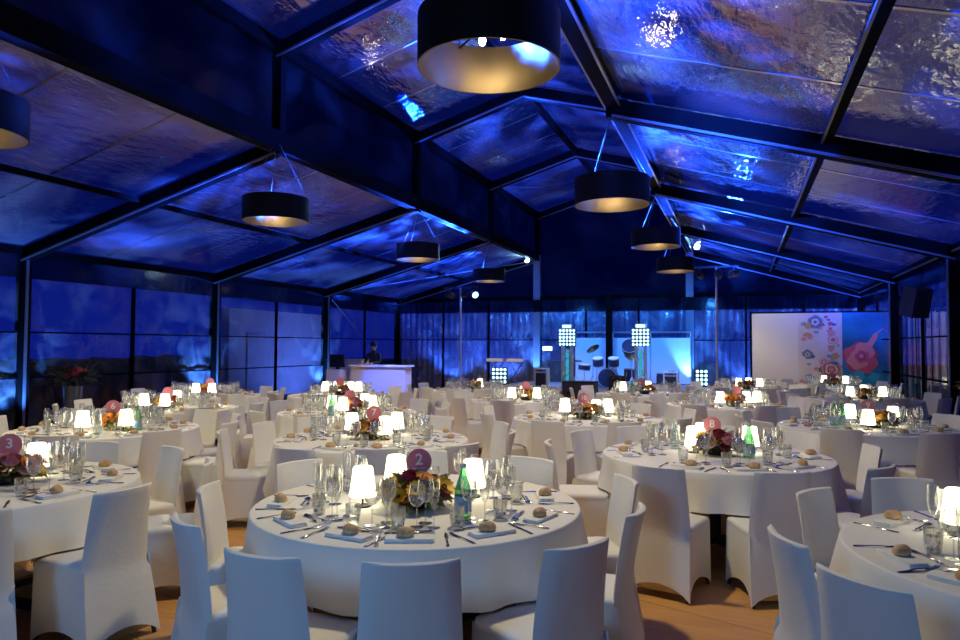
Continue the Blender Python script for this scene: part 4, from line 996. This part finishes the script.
# ------------------------------------------------------------------ light
w = bpy.data.worlds.new('night'); sc.world = w; w.use_nodes = True; nt = w.node_tree; bg = nt.nodes['Background']
tc = nt.nodes.new('ShaderNodeTexCoord'); sx_ = nt.nodes.new('ShaderNodeSeparateXYZ'); nt.links.new(tc.outputs['Generated'], sx_.inputs[0])
rp = nt.nodes.new('ShaderNodeValToRGB'); rp.color_ramp.elements[0].position = .0; rp.color_ramp.elements[0].color = (.002, .008, .17, 1)
rp.color_ramp.elements[1].position = .55; rp.color_ramp.elements[1].color = (.003, .007, .06, 1)
nt.links.new(sx_.outputs['Z'], rp.inputs['Fac']); nt.links.new(rp.outputs['Color'], bg.inputs['Color']); bg.inputs['Strength'].default_value = 1.0

def light(kind, name, loc, aim, power, col, size=.2, spot=None, blend=.5, gobo=None):
    l = bpy.data.lights.new(name, kind); l.energy = power; l.color = col
    if kind == 'AREA': l.size = size
    else: l.shadow_soft_size = size
    if kind == 'SPOT': l.spot_size = R(spot); l.spot_blend = blend
    if gobo:
        l.use_nodes = True; n = l.node_tree; e = [q for q in n.nodes if q.type == 'EMISSION'][0]
        t = n.nodes.new('ShaderNodeTexCoord'); no = n.nodes.new('ShaderNodeTexNoise'); no.inputs['Scale'].default_value = gobo; no.inputs['Detail'].default_value = 4
        mr = n.nodes.new('ShaderNodeMapRange'); mr.inputs['From Min'].default_value = .44; mr.inputs['From Max'].default_value = .66; mr.inputs['To Min'].default_value = .06; mr.inputs['To Max'].default_value = 4.5
        n.links.new(t.outputs['Normal'], no.inputs['Vector']); n.links.new(no.outputs['Fac'], mr.inputs['Value']); n.links.new(mr.outputs['Result'], e.inputs['Strength'])
    o = bpy.data.objects.new(name, l); COL.objects.link(o); o.location = loc
    if aim is not None: o.rotation_euler = (Vector(aim) - Vector(loc)).to_track_quat('-Z', 'Y').to_euler()
    return o
BLUE = (.012, .075, 1.); CY = (.35, .8, 1.); WARM = (1., .83, .44)
# pendants: bulbs
for x, y, z in ((-1.63, 4.55, 3.59), (-1.6, 9.42, 3.55), (-1.62, 14.9, 3.72), (-1.6, 19.4, 3.66), (-6.68, 8.95, 3.54), (-6.95, 14.6, 3.62), (-7.2, 20.2, 3.62), (-6.76, 4.4, 3.60)):
    light('SPOT', 'pendant_light', (x, y, z + .04), (x, y, 0), 190, WARM, .10, 128, .35)
# blue moving heads on the stands, aimed over the roof
light('SPOT', 'stand_beam', (-7.2, 18.7, 3.3), (-9.5, 12, 5.2), 9000, BLUE, .08, 34, .6, 5.)
light('SPOT', 'stand_beam', (-7.5, 18.7, 3.3), (-4.2, 11, 7.1), 12000, BLUE, .08, 44, .6, 5.)
light('SPOT', 'stand_beam', (-.6, 18.7, 3.6), (0., 11, 6.0), 12000, BLUE, .08, 40, .6, 5.)
light('SPOT', 'stand_beam', (-.3, 18.7, 3.6), (-4.2, 9, 7.1), 12000, BLUE, .08, 40, .6, 5.)
# added blue fills without fixtures above the pendants, throwing patches on the roof sheets
for x, y, z, ts in ((-1.63, 4.55, 3.59, ((.1, 6.6, 4.5, 1.), (-4.6, 6.5, 7., .7))), (-1.6, 9.42, 3.55, ((.1, 11.2, 4.5, .9), (-4.4, 11.5, 7., .8))), (-1.62, 14.9, 3.72, ((.1, 16.6, 4.5, .6), (-4.4, 16.8, 7., .7))), (-1.6, 19.4, 3.66, ((.2, 21.5, 4.4, .5), (-4.4, 21.5, 7., .5))),
                    (-6.68, 8.95, 3.54, ((-9.2, 10.2, 4.2, .32), (-4.6, 10.6, 7., .5))), (-6.95, 14.6, 3.62, ((-9.6, 16., 4.1, .5), (-4.6, 16., 7., .5))), (-7.2, 20.2, 3.62, ((-9.6, 21.5, 4.1, .6),)), (-6.76, 4.4, 3.60, ((-9.2, 5.8, 4.2, .10), (-4.6, 6.2, 7., .10)))):
    for ax, ay, az, q in ts:
        light('SPOT', 'roof_patch_fill', (x, y, z + .42), (ax, ay, az), 4000 * q * (.55 if az > 6 else 1), BLUE, .05, 85, .7, 4.)
for y in (9.2, 14.2, 19.2):
    light('SPOT', 'eave_fill', (XL + .4, y, 2.2), (-9.6, y + 2., 4.8), 600, BLUE, .08, 80, .7, 4.)  # added blue fill for the left roof slope, no fixture built
# stage wash
light('SPOT', 'stage_wash', (-6.0, 19.3, 2.9), (-3.4, 23.7, 1.0), 900, (.03, .22, 1.), .15, 80)
light('SPOT', 'stage_wash', (-1.0, 19.3, 3.3), (-3.4, 23.7, 1.2), 900, (.03, .22, 1.), .15, 80)
light('SPOT', 'stage_wash', (-7.6, 19.0, 3.0), (-9.0, 16.6, .8), 500, (.12, .25, 1.), .15, 60)
# uplights at the wall posts
for x, y, z in ((XL + .35, 8.75, .12), (XL + .35, 13.75, .12), (XL + .35, 18.75, .12), (-6.8, 23.5, .46), (-1.5, 23.4, .46)):
    light('SPOT', 'post_uplight', (x, y, z), (x - .1, y + .1, 4.) if x < -8 else (x, 24.1, 2.2), 900 if x < -8 else 450, (.06, .24, 1.), .06, 90 if x < -8 else 70)
light('SPOT', 'banner_fill', (-.2, 18.6, 3.5), (2.2, 21., 1.4), 150, (.85, .88, 1.), .1, 75)  # added cool fill to brighten the banner
for x in (-9.9, -8.0, .3, 2.2): light('SPOT', 'curtain_fill', (x, 23.3, .1), (x, 24.1, 2.4), 550, (.04, .14, 1.), .08, 100)  # added blue fills that brighten the rear curtain
light('SPOT', 'bar_fill', (-6.9, 14.0, 4.4), (-8.8, 16.5, .6), 2600, (.03, .09, 1.), .06, 34)  # added fill that turns the bar front blue
light('SPOT', 'outer_wall_fill', (-12.9, 21.4, .4), (-15.2, 21., 1.8), 200, (.10, .20, 1.), .2, 120)  # added fill for the pale outside wall, no lamp stands there
# gable spots
light('SPOT', 'gable_spot', (-1.36, 23.6, 5.2), (-1.0, 12, 3.0), 500, CY, .08, 60)
light('SPOT', 'gable_spot', (-7.0, 23.6, 4.7), (-7.5, 14, 6.5), 500, CY, .08, 60)
# added cool fill behind the camera for the near chair backs, no fixture
light('AREA', 'front_fill', (-1.9, -1.3, 2.7), (-1.6, 3.4, .4), 46, (.16, .50, 1.), .8)

vs_ = sc.view_settings; vs_.view_transform = 'Standard'; vs_.look = 'None'; vs_.gamma = 1.; vs_.exposure = .30; vs_.use_curve_mapping = False
sc.cycles.use_denoising = True; sc.cycles.max_bounces = 8; sc.cycles.transparent_max_bounces = 24; sc.cycles.glossy_bounces = 3; sc.cycles.diffuse_bounces = 3; sc.cycles.sample_clamp_indirect = 6.
sc.cycles.caustics_reflective = False; sc.cycles.caustics_refractive = False
